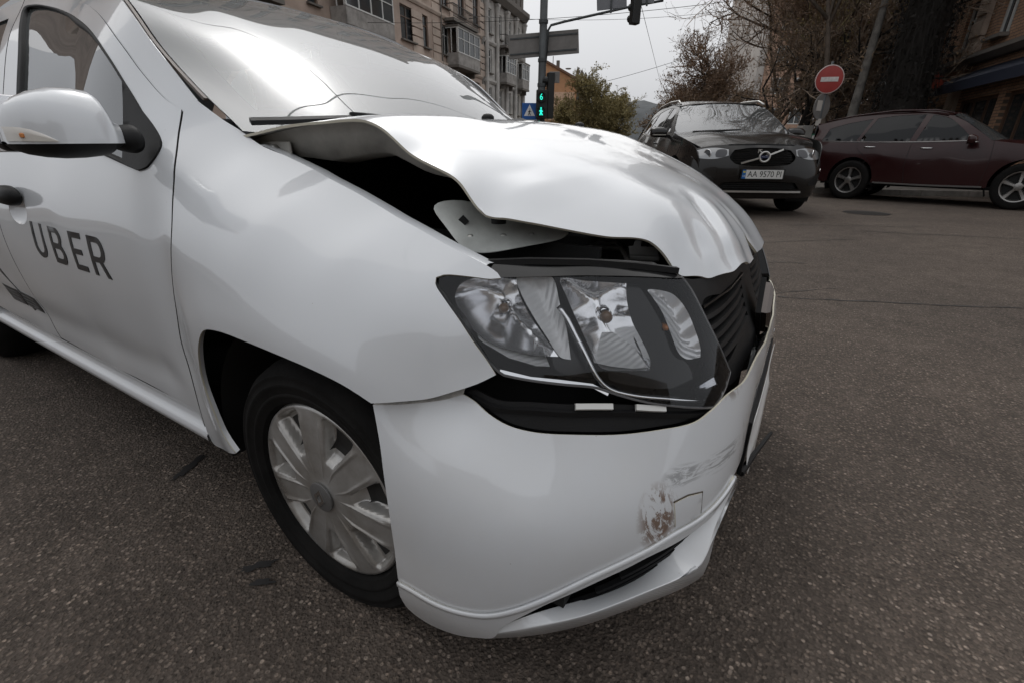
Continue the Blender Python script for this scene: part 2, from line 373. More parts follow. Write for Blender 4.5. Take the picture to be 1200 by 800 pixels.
# outlines of the panels on those surfaces: (x, z) on the flank, (angle, z) on the front end, (x, y, z) for the lip
DATA = {
    'fender': [[-0.4476,1.0715],[-0.4476,1.0715],[-0.4358,1.0276],[-0.406,0.9725],[-0.3775,0.9093],[-0.3587,0.8399],[-0.3675,0.7814],[-0.4088,0.6792],[-0.4471,0.5646],[-0.463,0.4251],[-0.4891,0.3017],[-0.4891,0.3017],[-0.4945,0.2821],[-0.4879,0.2464],[-0.4146,0.2598],[-0.3097,0.2984],[-0.3097,0.2984],[-0.3428,0.3398],[-0.3585,0.4015],[-0.3664,0.4771],[-0.3239,0.5746],[-0.2885,0.6184],[-0.2575,0.6411],[-0.1978,0.652],[-0.0786,0.6507],[0.0735,0.6414],[0.1716,0.6204],[0.2116,0.6],[0.2116,0.6],[0.2595,0.6073],[0.2974,0.6134],[0.334,0.6265],[0.3689,0.6414],[0.3929,0.6562],[0.3929,0.6562],[0.3611,0.6975],[0.3297,0.7363],[0.2982,0.7681],[0.2742,0.7921],[0.2717,0.8006],[0.281,0.8043],[0.3183,0.8023],[0.3498,0.7989],[0.3638,0.8003],[0.3638,0.8003],[0.3561,0.8075],[0.3357,0.8183],[0.2975,0.8337],[0.2564,0.8488],[0.2028,0.8688],[0.119,0.8959],[0.0319,0.9258],[-0.0723,0.956],[-0.1637,0.9816],[-0.2466,1.0026],[-0.3096,1.0331],[-0.3096,1.0331],[-0.3507,1.0521],[-0.4117,1.0854],[-0.4233,1.0924],[-0.4233,1.0924]],
    'shut': [[-0.4476,1.0715],[-0.4358,1.0276],[-0.406,0.9725],[-0.3775,0.9093],[-0.3587,0.8399],[-0.3675,0.7814],[-0.4088,0.6792],[-0.4471,0.5646],[-0.463,0.4251],[-0.4891,0.3017]],
    'arch': [[-0.3097,0.2984],[-0.3428,0.3398],[-0.3585,0.4015],[-0.3664,0.4771],[-0.3239,0.5746],[-0.2885,0.6184],[-0.2575,0.6411],[-0.1978,0.652],[-0.0786,0.6507],[0.0735,0.6414],[0.1716,0.6204],[0.2116,0.6]],
    'window': [[-1.3811,1.1423],[-1.3811,1.1423],[-1.4516,1.2754],[-1.5245,1.3725],[-1.5537,1.4165],[-1.468,1.4155],[-1.3434,1.3963],[-1.1725,1.3591],[-0.9681,1.3043],[-0.8258,1.2507],[-0.7112,1.1887],[-0.627,1.1255],[-0.5612,1.073],[-0.5612,1.073],[-0.5137,1.0419],[-0.4768,1.0135],[-0.4646,0.9978],[-0.4666,0.9769],[-0.483,0.9558],[-0.515,0.9481],[-0.515,0.9481],[-0.5782,0.9593],[-0.5782,0.9593],[-0.8526,1.0108],[-1.1483,1.0798]],
    'pillar_edge': [[-0.4233,1.0924],[-0.5081,1.1609],[-0.5802,1.2203],[-0.6414,1.2708],[-0.7001,1.3084],[-0.7937,1.3551]],
    'bump_top': [[-1.4588,0.5832],[-1.4588,0.5832],[-1.3674,0.5943],[-1.3106,0.602],[-1.27,0.6128],[-1.27,0.6128],[-1.2442,0.6048],[-1.2103,0.5897],[-1.17,0.5771],[-1.1187,0.5693],[-1.0445,0.565],[-0.9472,0.5613],[-0.8534,0.5648],[-0.774,0.5682],[-0.7277,0.5777],[-0.6658,0.5865],[-0.5377,0.5783],[-0.3304,0.5619],[-0.0403,0.5362]],
    'groove': [[-1.4172,0.2091],[-1.3842,0.2112],[-1.3119,0.2074],[-1.2485,0.2153],[-1.1946,0.23],[-1.1464,0.2547],[-1.0855,0.291],[-1.0103,0.3302],[-0.9334,0.3574],[-0.8881,0.3709],[-0.8299,0.3888],[-0.7625,0.3973],[-0.7182,0.4038],[-0.6611,0.4134],[-0.623,0.4206]],
    'bump_left': [[-1.4136,0.3035],[-1.4142,0.3871],[-1.4204,0.4489],[-1.4314,0.5118],[-1.4466,0.554]],
    'slot_up': [[-0.6016,0.397],[-0.6636,0.3974],[-0.7146,0.381],[-0.7647,0.3736],[-0.8254,0.3629],[-0.8834,0.3521],[-0.9271,0.3376],[-1.0019,0.3112],[-1.0817,0.2746],[-1.1266,0.2395],[-1.1537,0.2145]],
    'frame_low': [[-1.1716,0.1932],[-1.1716,0.1932],[-1.1885,0.1501],[-1.2251,0.13],[-1.2944,0.0973],[-1.3682,0.0896],[-1.4128,0.1117],[-1.4231,0.1572],[-1.4231,0.1572]],
    'lipA': [[0.4287,-0.8318,0.1694],[0.4896,-0.8092,0.2249],[0.5322,-0.7769,0.2422],[0.5905,-0.723,0.2535],[0.6368,-0.6777,0.2731],[0.6753,-0.6357,0.3064],[0.7012,-0.604,0.3399],[0.7197,-0.5767,0.3592],[0.7355,-0.5452,0.3923],[0.7483,-0.5048,0.4026],[0.7581,-0.454,0.4104]],
    'lipB': [[0.4231,-0.8323,0.1567],[0.5024,-0.8157,0.213],[0.5809,-0.7765,0.2517],[0.6279,-0.743,0.2762],[0.673,-0.7044,0.2978],[0.7116,-0.6608,0.3065],[0.7402,-0.6148,0.3121],[0.7448,-0.598,0.328],[0.7455,-0.5686,0.3556],[0.7527,-0.5204,0.3817],[0.7621,-0.4317,0.3888]],
    'lipC': [[0.4111,-0.8242,0.1263],[0.504,-0.8012,0.1771],[0.5774,-0.7622,0.2094],[0.6267,-0.729,0.2349],[0.6734,-0.6883,0.2543],[0.7133,-0.6409,0.2606],[0.745,-0.5845,0.2629],[0.7493,-0.5683,0.2846],[0.7493,-0.5447,0.3253],[0.7565,-0.4947,0.3538],[0.7649,-0.2396,0.2525]],
    'tow': [[-0.8349,0.4458],[-0.8018,0.4503],[-0.7647,0.4463],[-0.7641,0.4052],[-0.7992,0.4002],[-0.8293,0.3992]],
    'lens': [[-1.3534,0.7963],[-1.3534,0.7963],[-1.3322,0.8035],[-1.2769,0.8028],[-1.2081,0.8],[-1.1058,0.7998],[-1.0028,0.7995],[-0.875,0.7968],[-0.7501,0.7889],[-0.7501,0.7889],[-0.7299,0.7687],[-0.6963,0.7179],[-0.6534,0.6614],[-0.6181,0.6134],[-0.6181,0.6134],[-0.6531,0.5961],[-0.6531,0.5961],[-0.7093,0.5777],[-0.7093,0.5777],[-0.8059,0.5942],[-0.8818,0.6058],[-0.9449,0.6194],[-0.9901,0.6312],[-1.0618,0.6384],[-1.1319,0.6457],[-1.1845,0.6524],[-1.1845,0.6524],[-1.203,0.6606],[-1.2435,0.6917],[-1.2848,0.7301],[-1.3224,0.7638],[-1.3482,0.7871]],
    'refl_out': [[-1.3133,0.764],[-1.3051,0.7827],[-1.2756,0.7936],[-1.2206,0.7949],[-1.1769,0.7906],[-1.1769,0.7906],[-1.169,0.7698],[-1.1434,0.7391],[-1.1076,0.7067],[-1.0717,0.674],[-1.0717,0.674],[-1.1164,0.676],[-1.17,0.6834],[-1.2254,0.6939],[-1.2684,0.7145],[-1.2969,0.7391]],
    'fan': [[-1.1789,0.7919],[-1.135,0.7939],[-1.0893,0.7904],[-1.07,0.7506],[-1.0522,0.7095],[-1.0427,0.666],[-1.0427,0.666],[-1.0662,0.6702],[-1.1,0.7017],[-1.1356,0.7353],[-1.165,0.7672]],
    'refl_in': [[-1.0711,0.7887],[-1.0033,0.7852],[-0.8996,0.7804],[-0.8996,0.7804],[-0.9018,0.7536],[-0.8944,0.7231],[-0.8733,0.6908],[-0.8576,0.6607],[-0.8612,0.6466],[-0.8612,0.6466],[-0.9161,0.6474],[-0.9752,0.6543],[-0.9967,0.6801],[-1.0255,0.7214],[-1.0565,0.7655]],
    'turn': [[-0.8416,0.7674],[-0.803,0.7658],[-0.7641,0.7556],[-0.7349,0.732],[-0.7147,0.6972],[-0.7037,0.664],[-0.7087,0.6498],[-0.7087,0.6498],[-0.7611,0.6552],[-0.7799,0.668],[-0.7941,0.6981],[-0.8105,0.7328],[-0.8309,0.7568]],
    'strip': [[-1.0739,0.7507],[-1.0562,0.7355],[-1.0187,0.688],[-0.9864,0.6442],[-0.9611,0.6264],[-0.9178,0.6161],[-0.8248,0.6052],[-0.7422,0.5935]],
    'strip2': [[-0.7651,0.6054],[-0.6786,0.6114]],
    'beam': [[-1.2529,0.6148],[-1.1992,0.6056],[-1.1294,0.6063],[-1.0257,0.601],[-0.9187,0.5978],[-0.8064,0.5888],[-0.7218,0.5778]],
}

# ================================================================ the damaged white car
def paintmat(name, dirt=.0, scuff=False):
    m, n, l, b = nodemat(name)
    b.inputs['Roughness'].default_value = .32; b.inputs['Coat Weight'].default_value = 1; b.inputs['Coat Roughness'].default_value = .03; b.inputs['Coat IOR'].default_value = 1.65
    t = n.new('ShaderNodeTexCoord')
    z = n.new('ShaderNodeTexNoise'); z.inputs['Scale'].default_value = 3.2; z.inputs['Detail'].default_value = 7; z.inputs['Roughness'].default_value = .7; l.new(t.outputs['Object'], z.inputs['Vector'])
    sp = n.new('ShaderNodeSeparateXYZ'); l.new(t.outputs['Object'], sp.inputs[0])
    low = n.new('ShaderNodeMapRange'); low.inputs['From Min'].default_value = .75; low.inputs['From Max'].default_value = .2; low.inputs['To Min'].default_value = .04; low.inputs['To Max'].default_value = .5
    l.new(sp.outputs['Z'], low.inputs['Value'])                                     # road film thickens towards the sill
    r1 = n.new('ShaderNodeMapRange'); r1.inputs['From Min'].default_value = .35; r1.inputs['From Max'].default_value = .75; l.new(z.outputs['Fac'], r1.inputs['Value'])
    mu = n.new('ShaderNodeMath'); mu.operation = 'MULTIPLY'; l.new(low.outputs[0], mu.inputs[0]); l.new(r1.outputs[0], mu.inputs[1])
    x = n.new('ShaderNodeMixRGB'); x.inputs['Color1'].default_value = (.645, .668, .695, 1); x.inputs['Color2'].default_value = (.56, .53, .49, 1); l.new(mu.outputs[0], x.inputs['Fac'])
    last = x
    # small specks of dirt
    vs = n.new('ShaderNodeTexVoronoi'); vs.inputs['Scale'].default_value = 38; vs.inputs['Randomness'].default_value = 1; l.new(t.outputs['Object'], vs.inputs['Vector'])
    vr = n.new('ShaderNodeMapRange'); vr.inputs['From Min'].default_value = .045; vr.inputs['From Max'].default_value = .03; vr.inputs['To Max'].default_value = .55; l.new(vs.outputs['Distance'], vr.inputs['Value'])
    vn = n.new('ShaderNodeSeparateColor'); l.new(vs.outputs['Color'], vn.inputs[0])
    vm = n.new('ShaderNodeMath'); vm.operation = 'GREATER_THAN'; vm.inputs[1].default_value = .9; l.new(vn.outputs[0], vm.inputs[0])
    vp = n.new('ShaderNodeMath'); vp.operation = 'MULTIPLY'; l.new(vr.outputs[0], vp.inputs[0]); l.new(vm.outputs[0], vp.inputs[1])
    xs = n.new('ShaderNodeMixRGB'); xs.inputs['Color2'].default_value = (.22, .19, .16, 1); l.new(last.outputs[0], xs.inputs['Color1']); l.new(vp.outputs[0], xs.inputs['Fac']); last = xs
    if scuff:
        # scraped paint by the tow cover: brown streaks inside an uneven patch; black rubber smears above it
        for cx, sx, col, sc, thr, wgt in (((.664, -.668, .425), (.040, .044, .068), (.15, .085, .05), (30, 30, 15), .47, .92), ((.735, -.52, .486), (.05, .09, .022), (.05, .05, .05), (9, 9, 90), .48, .5),
                                          ((.69, -.615, .487), (.05, .05, .02), (.06, .06, .06), (12, 12, 60), .48, .5), ((.765, -.40, .46), (.03, .05, .07), (.07, .06, .055), (30, 22, 9), .53, .8), ((.715, -.43, .585), (.03, .06, .02), (.16, .12, .09), (20, 20, 20), .5, .7)):
            mp = n.new('ShaderNodeMapping'); mp.vector_type = 'POINT'
            mp.inputs['Scale'].default_value = tuple(1 / s_ for s_ in sx); mp.inputs['Location'].default_value = tuple(-c_ / s_ for c_, s_ in zip(cx, sx)); l.new(t.outputs['Object'], mp.inputs['Vector'])
            ln = n.new('ShaderNodeVectorMath'); ln.operation = 'LENGTH'; l.new(mp.outputs[0], ln.inputs[0])
            m2 = n.new('ShaderNodeMapping'); m2.inputs['Scale'].default_value = sc; m2.inputs['Rotation'].default_value = (0, R(25), R(40)); l.new(t.outputs['Object'], m2.inputs['Vector'])
            nz2 = n.new('ShaderNodeTexNoise'); nz2.inputs['Scale'].default_value = 1.; nz2.inputs['Detail'].default_value = 8; nz2.inputs['Roughness'].default_value = .75; nz2.inputs['Distortion'].default_value = 1.2; l.new(m2.outputs[0], nz2.inputs['Vector'])
            ad = n.new('ShaderNodeMapRange'); ad.inputs['From Min'].default_value = 1.05; ad.inputs['From Max'].default_value = .55; l.new(ln.outputs['Value'], ad.inputs['Value'])
            st_ = n.new('ShaderNodeMapRange'); st_.inputs['From Min'].default_value = thr; st_.inputs['From Max'].default_value = thr + .05; st_.inputs['To Max'].default_value = wgt; l.new(nz2.outputs['Fac'], st_.inputs['Value'])
            mm = n.new('ShaderNodeMath'); mm.operation = 'MULTIPLY'; l.new(ad.outputs[0], mm.inputs[0]); l.new(st_.outputs[0], mm.inputs[1])
            xx = n.new('ShaderNodeMixRGB'); xx.inputs['Color2'].default_value = (*col, 1); l.new(last.outputs[0], xx.inputs['Color1']); l.new(mm.outputs[0], xx.inputs['Fac']); last = xx
    l.new(last.outputs[0], b.inputs['Base Color'])
    # orange peel
    z2 = n.new('ShaderNodeTexNoise'); z2.inputs['Scale'].default_value = 240; l.new(t.outputs['Object'], z2.inputs['Vector'])
    bp = n.new('ShaderNodeBump'); bp.inputs['Strength'].default_value = .012; bp.inputs['Distance'].default_value = .002; l.new(z2.outputs['Fac'], bp.inputs['Height']); l.new(bp.outputs[0], b.inputs['Coat Normal'])
    cw = n.new('ShaderNodeMapRange'); cw.inputs['To Min'].default_value = 1.; cw.inputs['To Max'].default_value = .45; l.new(mu.outputs[0], cw.inputs['Value']); l.new(cw.outputs[0], b.inputs['Coat Weight'])
    MATS[name] = m; return m
PAINT = paintmat('white_paint'); BUMPAINT = paintmat('white_paint_scuffed', scuff=True)
INNER = mat('inner_steel', (.40, .39, .36), .55, var=.35, scale=9, bump=.1, bscale=30)
EDGE = mat('sealer_edge', (.60, .57, .47), .5)
GAPM = mat('gap_dark', (.03, .03, .03), .8)
BLACK = mat('black_plastic', (.010, .010, .0105), .5, spec=.22, bump=.12, bscale=350, rvar=.1, scale=12)
GLOSS = mat('gloss_black', (.006, .006, .0065), .15, spec=.3)
DARK = mat('dark_cavity', (.006, .006, .006), .9)
RUBBER = mat('tyre_rubber', (.0095, .009, .0085), .8, var=.5, scale=9, bump=.2, bscale=90, spec=.15)
CHROME = mat('chrome', (.75, .75, .76), .07, 1.)
SILVER = mat('hubcap_silver', (.40, .395, .385), .30, .55, var=.3, scale=10, rvar=.08, dark=(.27, .25, .225))
HOLE = mat('hubcap_hole', (.012, .011, .01), .7)
LETTER = mat('black_vinyl', (.012, .012, .013), .4)
TRIM = mat('grey_trim', (.075, .055, .045), .5)
SEAT = mat('seat_fabric', (.05, .05, .055), .9, bump=.2, bscale=200)
WSGLASS = glassmat('windscreen_glass', (.42, .46, .45), ior=1.62, rough=.008, veil=(.66, .70, .69), vw=.13, haze=.2)
SIDEGLASS = glassmat('side_glass', (.25, .28, .275), ior=2.5, rough=.01, veil=(.5, .54, .53), vw=.12)
LENS = glassmat('lamp_lens', (.96, .97, .98), ior=1.46, rough=.015)

car = empty('sedan'); tag(car, 'damaged white sedan with buckled hood and large black lettering on its door', 'car')
def side_fn(s, off=0.): return lambda u, v: np.stack([u, s * (side(u, v) + off), v], 1)
def front_fn(off=0.): return lambda u, v: front_xyz(u, v, off)
def rad_ref(P): return np.stack([P[:, 0] - AX, P[:, 1], P[:, 2] * 0], 1)
def mirror(ol): return [[-a, z] for a, z in ol]
def fpt(a, z, off=0.): return Vector(front_xyz(np.array([a]), np.array([z]), off)[0])
WIN = DATA['window']
shut = DATA['shut']
SCOOP = [[-1.32 + .078 * math.cos(t), .812 + .042 * math.sin(t)] for t in np.linspace(0, 2 * math.pi, 28, endpoint=False)]
def door_edge(dx): return [[x + dx, z] for x, z in shut]
FRAME = [[-1.60, 1.452], [-1.468, 1.449], [-1.343, 1.431], [-1.16, 1.394], [-.945, 1.339], [-.795, 1.284], [-.675, 1.218], [-.585, 1.152], [-.505, 1.098]]
for s in (-1, 1):
    ref = (0, s, 0); right = s < 0
    fn = side_fn(s)
    fe = panel('fender', DATA['fender'], fn, [PAINT, INNER, EDGE], car, .016, thick=.004, ref=ref)
    # folded flange along the upper edge of the wing
    FT = crom(DATA['fender'][46:55], .02, False); fw_ = side(FT[:, 0], FT[:, 1])
    mb = MB(); mb.loft([[(x, s * (w_ - a_), z + b_) for (x, z), w_ in zip(FT, fw_)] for a_, b_ in ((.0, .0), (.010, .0015), (.028, -.001), (.032, -.02))], False, False); mb.obj('fender_flange', [PAINT], car, True, sharp=35)
    # wheel arch return flange and liner
    A = crom(DATA['arch'], .02, False); hw = side(A[:, 0], A[:, 1])
    mb = MB()
    rings = [[(x, s * (w_ - dy), z + dz) for (x, z), w_ in zip(A, hw)] for dy, dz in ((.002, .001), (.008, .003), (.012, .005))]
    mb.loft(rings, False, False, 0); mb.obj('arch_flange', [PAINT], car, True)
    mb = MB(); rings = []
    for yy in (.835, .70, .50):
        rings.append([(-.04 + .345 * math.cos(t), s * yy, .30 + .375 * math.sin(t)) for t in np.linspace(R(35), R(188), 28)])
    mb.loft(rings, False, False, 0); mb.box((-.02, s * .47, .45), (.7, .02, .45)); mb.obj('arch_liner', [DARK], car, True)
    # front door with its window
    d_out = [[-.4534, 1.074]] * 2 + door_edge(-.005)[1:] + [[-.4935, .352]] * 2 + [[-.80, .352], [-1.2, .352]] + [[-1.44, .356]] * 2 + [[-1.492, .47], [-1.515, .62], [-1.51, .80], [-1.50, .98]] + [[-1.512, 1.10]] * 2 + [[-1.56, 1.28]] + FRAME[:1] * 2 + FRAME[1:]
    door = panel('front_door', d_out, fn, [PAINT, BLACK, GAPM], car, .022, holes=[WIN, SCOOP], thick=.004, ref=ref)
    # black seal round the opening
    W = crom(WIN, .02, True); wp = np.stack([W[:, 0], s * (side(W[:, 0], W[:, 1]) + .001), W[:, 1]], 1)
    mb = MB(); k = len(W); cen = W.mean(0)
    inn = W + (cen - W) / np.linalg.norm(cen - W, axis=1, keepdims=True) * .016
    rings = [wp, np.stack([W[:, 0], s * (side(W[:, 0], W[:, 1]) + .004), W[:, 1]], 1) * 1., np.stack([inn[:, 0], s * (side(inn[:, 0], inn[:, 1]) - .002), inn[:, 1]], 1), np.stack([inn[:, 0], s * (side(inn[:, 0], inn[:, 1]) - .014), inn[:, 1]], 1)]
    mb.loft(rings, True, False); mb.obj('window_seal', [BLACK], door, True)
    GL = [[-1.3811, 1.1423]] * 2 + WIN[2:11] + [[-.6488, 1.142]] * 2 + [[-.5903, .9647]] * 2 + [[-.8526, 1.0108], [-1.1483, 1.0798]]
    panel('window_glass', GL, side_fn(s, -.010), SIDEGLASS, door, .05, thick=.004, ref=ref)
    SAIL = [[-.6488, 1.142]] * 2 + WIN[11:13] + WIN[13:20] + WIN[20:22] + [[-.5903, .9647]] * 2
    panel('mirror_sail', SAIL, side_fn(s, .003), BLACK, door, .02, thick=.02, ref=ref)
    # A pillar between door frame and windscreen
    PE = DATA['pillar_edge']
    pil = [[-.4520, 1.0700]] * 2 + [[-.4250, 1.0930]] * 2 + PE[1:] + [[-.90, 1.402], [-1.05, 1.452]] + [[-1.60, 1.49]] * 2 + [[-1.60, 1.456]] * 2 + [[x - .008, z - .010] for x, z in FRAME[1:]]
    panel('a_pillar', pil, side_fn(s, -.0025), PAINT, car, .02, thick=.004, ref=ref)
    # sill
    xs = np.linspace(-.497, -2.33, 40); prof = ((.836, .347), (.818, .326), (.812, .298), (.828, .284), (.8365, .270), (.835, .254), (.822, .243), (.79, .238))
    fade = lambda x: 1.
    mb = MB(); mb.loft([[(x, s * (y * fade(x)), z) for y, z in prof] for x in xs], False, False); mb.obj('sill', [PAINT], car, True)
    # rear door, quarter panel
    rd = [[-1.515, 1.08]] * 2 + [[-1.505, .98], [-1.515, .80], [-1.52, .62], [-1.497, .47]] + [[-1.446, .352]] * 2 + [[-1.9, .352]] + [[-2.28, .352]] * 2 + [[-2.33, .55], [-2.40, .66], [-2.48, .80]] + [[-2.52, 1.05]] * 2 + [[-2.42, 1.25]] + [[-2.30, 1.43]] * 2 + [[-2.0, 1.445]] + [[-1.607, 1.452]] * 2 + [[-1.562, 1.26]]
    rw = [[-1.60, 1.15]] * 2 + [[-1.64, 1.30]] + [[-1.68, 1.40]] * 2 + [[-2.0, 1.398]] + [[-2.22, 1.38]] * 2 + [[-2.34, 1.22]] + [[-2.40, 1.12]] * 2 + [[-2.0, 1.125]]
    rdo = panel('rear_door', rd, fn, [PAINT, BLACK, GAPM], car, .035, holes=[rw], thick=.004, ref=ref)
    panel('window_glass', rw, side_fn(s, -.006), SIDEGLASS, rdo, .06, thick=.004, ref=ref)
    rarch = [(-2.634 + .345 * math.cos(t), .30 + .345 * math.sin(t)) for t in np.linspace(R(12), R(172), 18)]
    q = [[-2.285, .352]] * 2 + [[-2.335, .55], [-2.405, .66], [-2.485, .80]] + [[-2.525, 1.05]] * 2 + [[-2.425, 1.25]] + [[-2.305, 1.45]] * 2 + [[-2.6, 1.36], [-2.85, 1.2]] + [[-3.0, 1.07]] * 2 + [[-3.45, 1.03]] * 2 + [[-3.5, .7]] + [[-3.48, .33]] * 2 + [[-3.0, .33]] * 2 + [list(p) for p in rarch[::-1]] + [[-2.29, .36]] * 2
    panel('quarter_panel', q, fn, PAINT, car, .05, thick=.004, ref=ref)
    if right:
        # handle with its scooped recess
        hx, hz = -1.335, .852
        mb = MB(); rings = []
        for i, t in enumerate(np.linspace(-1, 1, 13)):
            x = hx + t * .085; w_ = float(side(x, hz)[0]); rr = max(.12, math.sqrt(max(0, 1 - abs(t) ** 3)))
            rings.append([(x, -(w_ + 0.004 + .040 * rr * max(0, .25 + .75 * math.cos(a))), hz + .030 * rr * math.sin(a) + .004) for a in np.linspace(-math.pi, math.pi, 14, endpoint=False)])
        mb.loft(rings); mb.obj('door_handle', [BLACK], door, True)
        def scoop_fn(u, v):
            k = np.clip(1 - ((u + 1.32) / .078) ** 2 - ((v - .812) / .042) ** 2, 0, 1); return np.stack([u, -(side(u, v) - .022 * k ** .7), v], 1)
        panel('handle_scoop', SCOOP, scoop_fn, PAINT, door, .008, thick=0, ref=ref)
        # lettering
        x0, x1, z0, z1 = -1.229, -.701, .683, .787
        def letter(name, loops, xa, xb):
            tr = lambda lp: np.array([[xa + (xb - xa) * u, z0 + (z1 - z0) * v] for u, v in lp])
            panel(name, tr(loops[0]), side_fn(-1, .0015), LETTER, door, .02, holes=[tr(l_) for l_ in loops[1:]], thick=.001, ref=(0, -1, 0), raw=True)
        def arc(cx, cy, rx, ry, a0, a1, n=10): return [(cx + rx * math.cos(R(t)), cy + ry * math.sin(R(t))) for t in np.linspace(a0, a1, n)]
        sw, sh = .20, .15
        U = [(0, 1), (0, .36)] + arc(.5, .36, .5, .36, 180, 360, 18) + [(1, 1), (1 - sw, 1), (1 - sw, .36)] + arc(.5, .36, .5 - sw, .36 - sh, 0, -180, 16) + [(sw, 1)]
        B = [(0, 0), (.66, 0)] + arc(.66, .28, .34, .28, -90, 60, 9) + arc(.64, .76, .31, .24, -45, 90, 9) + [(0, 1)]
        Bh1 = [(sw, sh), (.62, sh)] + arc(.62, .285, .17, .135, -90, 90, 8) + [(sw, .42)]
        Bh2 = [(sw, .575), (.60, .575)] + arc(.60, .715, .15, .14, -90, 90, 8) + [(sw, .855)]
        E_ = [(0, 0), (1, 0), (1, sh), (sw * 1.1, sh), (sw * 1.1, .43), (.88, .43), (.88, .57), (sw * 1.1, .57), (sw * 1.1, 1 - sh), (1, 1 - sh), (1, 1), (0, 1)]
        Rr = [(0, 0), (sw, 0), (sw, .36), (.52, .36), (.78, 0), (1.02, 0), (.72, .38)] + arc(.60, .68, .38, .32, -62, 90, 12) + [(0, 1)]
        Rh = [(sw, .50), (.60, .50)] + arc(.60, .68, .18, .175, -90, 90, 8) + [(sw, .855)]
        letter('letter_u', [U], -1.229, -1.128); letter('letter_b', [B, Bh1, Bh2], -1.068, -.972); letter('letter_e', [E_], -.915, -.838); letter('letter_r', [Rr, Rh], -.796, -.700)
        # lettering and strip on the rear door
        panel('door_stripe', [[-1.84, .60], [-1.79, .60], [-1.60, .435], [-1.625, .425]], side_fn(-1, .0015), LETTER, rdo, .05, thick=.001, ref=ref, raw=True)
        for a, b in ((-1.86, -1.70), (-1.685, -1.53)):
            panel('door_sign', [[a, .50 - (a + 1.86) * .03], [b, .50 - (b + 1.86) * .03], [b + .02, .435], [a + .02, .435]], side_fn(-1, .0012), LETTER, rdo, .05, thick=.001, ref=ref, raw=True)
            for kz in (.487, .472, .457, .446):
                xr = np.linspace(a + .02, b - .012, 3)
                strip('sign_line', [(x, -float(side(x, kz)[0]) - .0022, kz - (x + 1.86) * .02) for x in xr], .003, .0006, mat('grey_print', (.10, .10, .10), .5), rdo, (0, -1, 0))

# bumper: right half outline and its mirror image
bt = DATA['bump_top']; gr = DATA['groove']; bl = DATA['bump_left']
bt = bt[:-2] + [[-.42, .584], [-.25, .577]]
half = [list(gr[0])] * 2 + bl + bt          # up the left edge, along the top towards the centre
low = gr[::-1]                               # from centre back to the wheel arch
cl_top = [[-.10, .573]]; cl_low = [[-.48, .425], [-.30, .415]]
ol = half + cl_top + mirror(cl_top)[::1] + mirror(half)[::-1] + mirror(gr)[1:] + [[.48, .425], [.30, .415]] + cl_low[::-1] + low[:-1]
bump = panel('front_bumper', ol, front_fn(), [BUMPAINT, BLACK, EDGE], car, .016, thick=.004, ref=rad_ref)
su = DATA['slot_up']; fl = DATA['frame_low']
for sg in (1, -1):
    fx = [list(gr[0])] * 2 + gr[1:] + [list(su[0])] * 2 + su + fl
    o_ = panel('bumper_frame', [[a * sg, z] for a, z in fx], lambda u, v: front_xyz(u, v, .003), [PAINT, BLACK, EDGE], bump, .012, thick=.006, ref=rad_ref)
    gp = crom(gr, .015, False)
    strip('bumper_bead', [fpt(a * sg, z - .004, .002) for a, z in gp], .012, .004, PAINT, bump, lambda p: (p.x - AX, p.y, 0), smooth=True)
    LA, LB, LC = [crom(DATA[k], .02, False) for k in ('lipA', 'lipB', 'lipC')]
    n_ = 60
    def res(L):
        d = np.concatenate([[0], np.cumsum(np.linalg.norm(np.diff(L, axis=0), axis=1))]); t = np.linspace(0, d[-1], n_)
        return np.stack([np.interp(t, d, L[:, k]) for k in range(3)], 1) * np.array([1, sg, 1])
    LA, LB, LC = res(LA), res(LB), res(LC)
    edge = LB * .94 + LA * .06; e2 = LB * .9 + LC * .1
    in_ = LC * np.array([.93, .93, 1]) - np.array([0, 0, .012])
    mb = MB(); mb.loft([[LA[i], LA[i] * .35 + LB[i] * .65, edge[i], LB[i], e2[i], LC[i], in_[i]] for i in range(n_)], False, False)
    mb.obj('bumper_lip', [PAINT], bump, True)
    slot = [list(p) for p in su[2:]] + [[-1.17, .16], [-.90, .16], [-.70, .24], [-.62, .34]]
    sb = panel('slot_backing', [[a * sg, z] for a, z in slot], lambda u, v: front_xyz(u, v, -.045), DARK, bump, .04, thick=.004, ref=rad_ref)
    for k in range(3):
        aa = np.linspace(-1.03 + .05 * k, -.72, 16)
        zz = np.interp(aa, [-1.15, -.95, -.72], [.222, .270, .352]) + k * .012 - .010
        strip('slot_rib', [fpt(a * sg, z, -.022) for a, z in zip(aa, zz)], .007, .01, BLACK, bump, lambda p: (p.x - AX, p.y, 0))
# tow eye cover, a shallow separate lid
tw = DATA['tow']; tc_ = np.mean(np.array(tw), 0)
panel('tow_cover', [p for q in tw for p in (q, q)][:2 * len(tw)], front_fn(.0025), [PAINT, BLACK, EDGE], bump, .012, thick=.003, ref=rad_ref)
strip('tow_gap', [fpt(a, z, .0005) for a, z in (tc_ + (np.array(tw) - tc_) * 1.045).tolist()[:4]], .003, .0012, mat('gap_line', (.08, .065, .05), .8), bump, lambda p: (p.x - AX, p.y, 0))
# centre of the bumper: dark lower intake
panel('lower_intake', [[-.60, .40], [-.3, .405], [0, .405], [.3, .405], [.60, .40], [.62, .22], [.3, .17], [0, .17], [-.3, .17], [-.62, .22]], front_fn(-.03), BLACK, bump, .04, thick=.004, ref=rad_ref)
